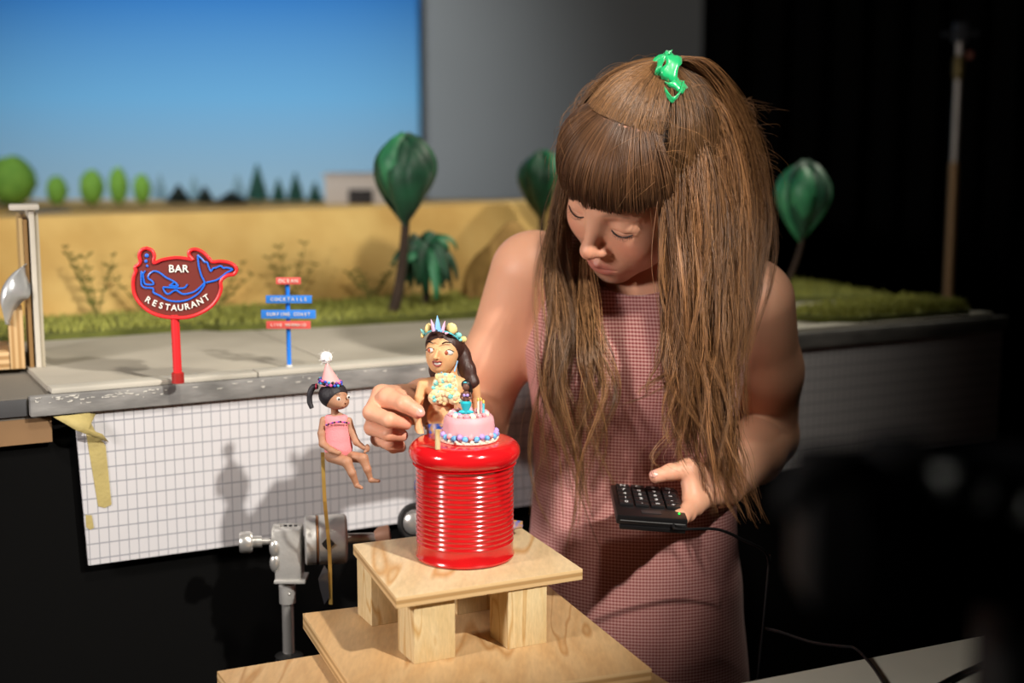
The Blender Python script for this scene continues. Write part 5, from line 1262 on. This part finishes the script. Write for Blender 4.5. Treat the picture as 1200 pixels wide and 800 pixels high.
# flyaways
pth = []
for i in range(420):
    a = rs_.uniform(.75, 3.0)*rs_.choice([-1, 1]); e = rs_.uniform(.2, 1.4); d0 = np.array([sin(a)*cos(e), cos(a)*cos(e), sin(e)]); b = hw(*(EC+ER*d0*1.03)); o = HM @ d0
    tv = np.cross(o, rs_.randn(3)); tv /= _n(tv); L_ = rs_.uniform(.02, .055); ln_ = []
    for t in np.linspace(0, 1, 14): ln_.append(b+tv*L_*t+o*(.020*sin(pi*t*.9)*rs_.uniform(.6, .6)+.008*t)*(.4+L_*16)*.6+np.array([0, 0, -.012*t*t]))
    pth.append(ln_)
for i in range(700):
    s = rs_.rand(); y0 = 110+s*190; x0 = 880-8*abs(s-.5); b = at(x0-rs_.uniform(5, 40), y0, 1.70+.05*rs_.rand()); L_ = rs_.uniform(.02, .06); o = np.array([rs_.uniform(.2, 1), rs_.uniform(-.3, .3), rs_.uniform(-.9, .5)]); ln_ = []
    for t in np.linspace(0, 1, 14): ln_.append(b+o*L_*t+np.array([.008*sin(t*5+i), .004*cos(t*4+i), -.02*t*t]))
    pth.append(ln_)
strands('flyaway_hair', pth, .00022*np.ones(len(pth)), LIGHT, person, m_hair, .3, .4)
# green satin scrunchie
m_sat = mat('green_satin', '0fa862', .28, sheen=.3, bump=.25, bscale=90)
def ribbon(pts, wv, w, n=28):
    g = catmull(pts, n); V = []; F = []
    for i in range(n):
        s = np.asarray(wv[0])*(1-i/(n-1))+np.asarray(wv[1])*(i/(n-1)); s = s/_n(s)
        for k in range(5): V.append(g[i]+s*w*(k/4-.5)*(1+.15*sin(i*.7))+np.array([0, 0, .0012*sin(k*2.2+i*.8)]))
    for i in range(n-1):
        for k in range(4): a = i*5+k; F.append((a, a+1, a+6, a+5))
    mb = MB(); mb.add(V, F); return mb
Yt = TIE[1]-.042
rb = obj('scrunchie', ribbon(A3((790, 63, Yt+.012), (789, 70, Yt+.004), (787, 80, Yt), (783, 91, Yt-.002), (784, 99, Yt+.004), (790, 103, Yt-.004), (796, 100, Yt-.002), (799, 96, Yt+.008)), [(1, -.15, -.50), (.75, .1, -.65)], .0185), m_sat, person)
rb.modifiers.new('s', 'SOLIDIFY').thickness = .0012; rb['label'] = 'shiny green satin scrunchie'
for pp, wv, wd in ((A3((784, 60, Yt+.010), (776, 68, Yt+.006), (772, 80, Yt+.004), (771, 90, Yt+.008)), [(.9, -.3, .3), (.8, -.4, .4)], .008), (A3((775, 97, Yt+.006), (780, 109, Yt-.010), (789, 117, Yt-.016), (797, 109, Yt-.010), (801, 97, Yt+.004)), [(.3, -.4, 1), (.3, -.3, .9)], .006)):
    r2 = obj('scrunchie_loop', ribbon(pp, wv, wd), m_sat, rb); r2.modifiers.new('s', 'SOLIDIFY').thickness = .0012
obj('scrunchie_core', MB().tube([TIE+np.array([.011*cos(t), .004*sin(t)-.006, .012*sin(t)-.002]) for t in np.linspace(0, 2*pi, 17)[:-1]], .005, 8, closed=True), m_sat, rb)
# ------------------------------------------------------------------ keypad with its cable
k4 = [at(728, 603, 1.515), at(811, 609, 1.515), at(789, 573, 1.625), at(711, 567, 1.625)]
kx = (k4[1]-k4[0]+k4[2]-k4[3]); kx /= _n(kx); ky = (k4[3]-k4[0]+k4[2]-k4[1]); ky -= kx*(ky@kx); ky /= _n(ky); kz = np.cross(kx, ky)
kc = sum(k4)/4; KW = (_n(k4[1]-k4[0])+_n(k4[2]-k4[3]))/2; KL = (_n(k4[3]-k4[0])+_n(k4[2]-k4[1]))/2
def KP(u, v, w_): return kc+kx*(u-.5)*KW+ky*(v-.5)*KL+kz*w_
kp = thing('numeric_keypad', 'black numeric keypad with a green light held in her hand', 'keypad', KP(.5, .5, -.012))
def kbox(mb, u0, u1, v0, v1, w0, w1): return mb.hexa([KP(u0, v0, w0), KP(u1, v0, w0), KP(u1, v1, w0), KP(u0, v1, w0)], [KP(u0, v0, w1), KP(u1, v0, w1), KP(u1, v1, w1), KP(u0, v1, w1)])
m_kb = mat('keypad_black', '121112', .32); m_key = mat('keycap_black', '1a191a', .38); m_prt = mat('key_print', 'd8d8d8', .5)
obj('case', kbox(MB(), 0, 1, 0, 1, -.011, 0), m_kb, kp, bevel=.002)
obj('base_tray', kbox(MB(), .05, .98, -.015, .9, -.016, -.011), m_kb, kp, bevel=.001)
obj('bezel_line', kbox(MB(), .05, .97, -.004, .004, -.0065, -.0055), mat('bezel_grey', '5a5a5a', .3), kp, smooth=False)
keys = ['789/', '456*', '123-', '0.=+']; rnd = random.Random(2)
for r in range(5):
    for c in range(4):
        u0 = .07+c*.225; v0 = .30+r*.135
        k = obj('key', kbox(MB(), u0, u0+.195, v0, v0+.115, 0, .0032), m_key, kp, bevel=.0008)
        ch = (['0', '.', '=', '+'], ['1', '2', '3', '-'], ['4', '5', '6', '*'], ['7', '8', '9', '/'], ['N', 'C', '<', '%'])[r][c]
        cu = bpy.data.curves.new('t', 'FONT'); cu.body = ch; cu.size = .0095; cu.extrude = .00008; cu.align_x = 'CENTER'; cu.align_y = 'CENTER'; cu.resolution_u = 2
        to = bpy.data.objects.new('t', cu); COL.objects.link(to); me = bpy.data.meshes.new_from_object(to.evaluated_get(bpy.context.evaluated_depsgraph_get())); bpy.data.objects.remove(to); me.name = 'digit'
        MX = Matrix([list(x) for x in np.stack([kx, ky, kz], 1)]).to_4x4(); rt = np.array(_loc(kp)); me.transform(Matrix.Translation(Vector(KP(u0+.0975, v0+.0575, .0034)-rt)) @ MX)
        me.materials.clear(); me.materials.append(m_prt); o = bpy.data.objects.new('digit', me); finish(o, k, tuple(rt))
obj('badge', kbox(MB(), .36, .64, .10, .19, 0, .0006), mat('badge_grey', '2c2c2e', .3), kp, smooth=False)
obj('status_light', MB().ball(KP(.90, .16, .0004), .0013, 8, 6), mat('led_green', '20e040', .4, emit=2.0), kp)
cp = catmull([KP(.80, .02, -.006), KP(.86, -.04, -.010), at(840, 620, 1.53), at(870, 632, 1.56), at(894, 644, 1.58), at(901, 660, 1.60), np.array([at(898, 690, 1.61)[0], 1.61, 1.0]), np.array([.27, 1.60, .5]), np.array([.30, 1.55, .05])], 60)
obj('cable', MB().tube(cp, .0017, 8), m_kb, kp)
# ------------------------------------------------------------------ white side table with cables
ZW = .985
w0 = atz(872, 799, ZW); w1 = atz(1168, 741, ZW); wu = (w1-w0)/_n(w1-w0); wn_ = np.array([wu[1], -wu[0], 0])
sdt = thing('side_table', 'pale white work table top at the bottom corner', 'table', (w0+wu*.2+wn_*.2)*np.array([1, 1, 0]))
mb = MB(); q = [w0-wu*.02, w1+wu*.03, w1+wu*.03+wn_*.40, w0-wu*.02+wn_*.40]
mb.hexa([v-np.array([0, 0, .022]) for v in q], q); obj('table_top', mb, mat('white_laminate', 'c9c8b8', .5, var=.06), sdt, bevel=.002)
for a in (.03, .28):
    for b in (.04, .34): c = w0+wu*a+wn_*b; obj('leg', MB().box((c[0], c[1], (ZW-.022)/2), (.03, .03, ZW-.022)), m_blk, sdt, smooth=False)
q0 = at(893, 745, 1.63); c1 = catmull([np.array([q0[0]-.02, 1.64, .02]), np.array([q0[0]-.015, 1.64, .5]), q0-np.array([.004, 0, .08]), q0, at(905, 738, 1.60), at(950, 752, 1.55), at(985, 757, 1.49), atz(1003, 760, ZW+.004), atz(1022, 780, ZW+.002), atz(1036, 801, ZW+.002), atz(1060, 840, ZW+.002)], 60)
tag(obj('table_cable', MB().tube(c1, .0017, 8), m_kb), 'thin black cable crossing the white table edge', 'cable')
c2 = catmull([atz(1094, 806, ZW+.003), atz(1120, 792, ZW+.003), atz(1150, 778, ZW+.003), atz(1185, 760, ZW+.004)], 20)
tag(obj('table_cable', MB().tube(c2, .0026, 8), m_kb), 'thicker black cable lying on the white table towards the camera rig', 'cable')
# ------------------------------------------------------------------ blurred camera rig close to the lens
YR = .55
def Rg(x, y, dy=0.): return at(x, y, YR+dy)
rc = Rg(1090, 640)
rig = thing('camera_rig', 'black out of focus camera rig with knobs in the foreground', 'camera', (rc[0], YR, 0))
m_rig = mat('rig_black', '070707', .75, spec=.15); m_rigk = mat('rig_knob_highlight', 'a2a6a2', .35)  # pale grey knob colour stands in for soft highlights on black gear
sr = YR/FPX*1.06
a = Rg(960, 556); b = Rg(1260, 728)
obj('body', MB().box(((a[0]+b[0])/2, YR+.035, (a[2]+b[2])/2), (b[0]-a[0], .05, a[2]-b[2])), m_rig, rig, bevel=.006)
obj('grip', MB().tube(catmull([Rg(925, 600), Rg(940, 565), Rg(985, 545), Rg(1040, 556)], 14), [16*sr, 18*sr, 20*sr, 21*sr, 22*sr, 22*sr, 22*sr, 22*sr, 22*sr, 22*sr, 21*sr, 20*sr, 18*sr, 16*sr], 14), m_rig, rig)
for x, y, r in ((972, 540, 16), (1108, 556, 17), (1155, 570, 16), (1205, 584, 17)): obj('knob', MB().lathe([(r*.9*sr, -20*sr), (r*sr, -18*sr), (r*sr, 3*sr), (r*.85*sr, 6*sr), (r*.4*sr, 7*sr)], Rg(x, y), 20), m_rigk, rig)
obj('column', MB().box((Rg(1262, 800)[0], YR+.035, Rg(1230, 729)[2]/2), (.05, .045, Rg(1230, 729)[2])), m_rig, rig, bevel=.004)
mc_ = (a+b)/2
obj('lens', MB().lathe([(46*sr, 0), (52*sr, 10*sr), (52*sr, 70*sr), (58*sr, 74*sr), (58*sr, 120*sr), (50*sr, 122*sr), (44*sr, 100*sr), (4*sr, 96*sr)], (mc_[0]-20*sr, YR+.058, mc_[2]), 28, Matrix.Rotation(-pi/2, 3, 'X')), m_rig, rig)
obj('screen', MB().box((mc_[0]-20*sr, YR+.008, mc_[2]-8*sr), (150*sr, .004, 100*sr)), mat('rig_screen', '050506', .25), rig, bevel=.001)
for k in range(4): obj('button', MB().lathe([(6*sr, 0), (6*sr, 5*sr), (4*sr, 6*sr)], (mc_[0]+80*sr+(k % 2)*26*sr, YR+.010, mc_[2]+20*sr-(k//2)*34*sr), 12, Matrix.Rotation(pi/2, 3, 'X')), mat('rig_button', '151515', .5), rig)
obj('viewfinder', MB().box((mc_[0]-30*sr, YR+.03, a[2]+3*sr), (70*sr, .045, 30*sr)), m_rig, rig, bevel=.003)
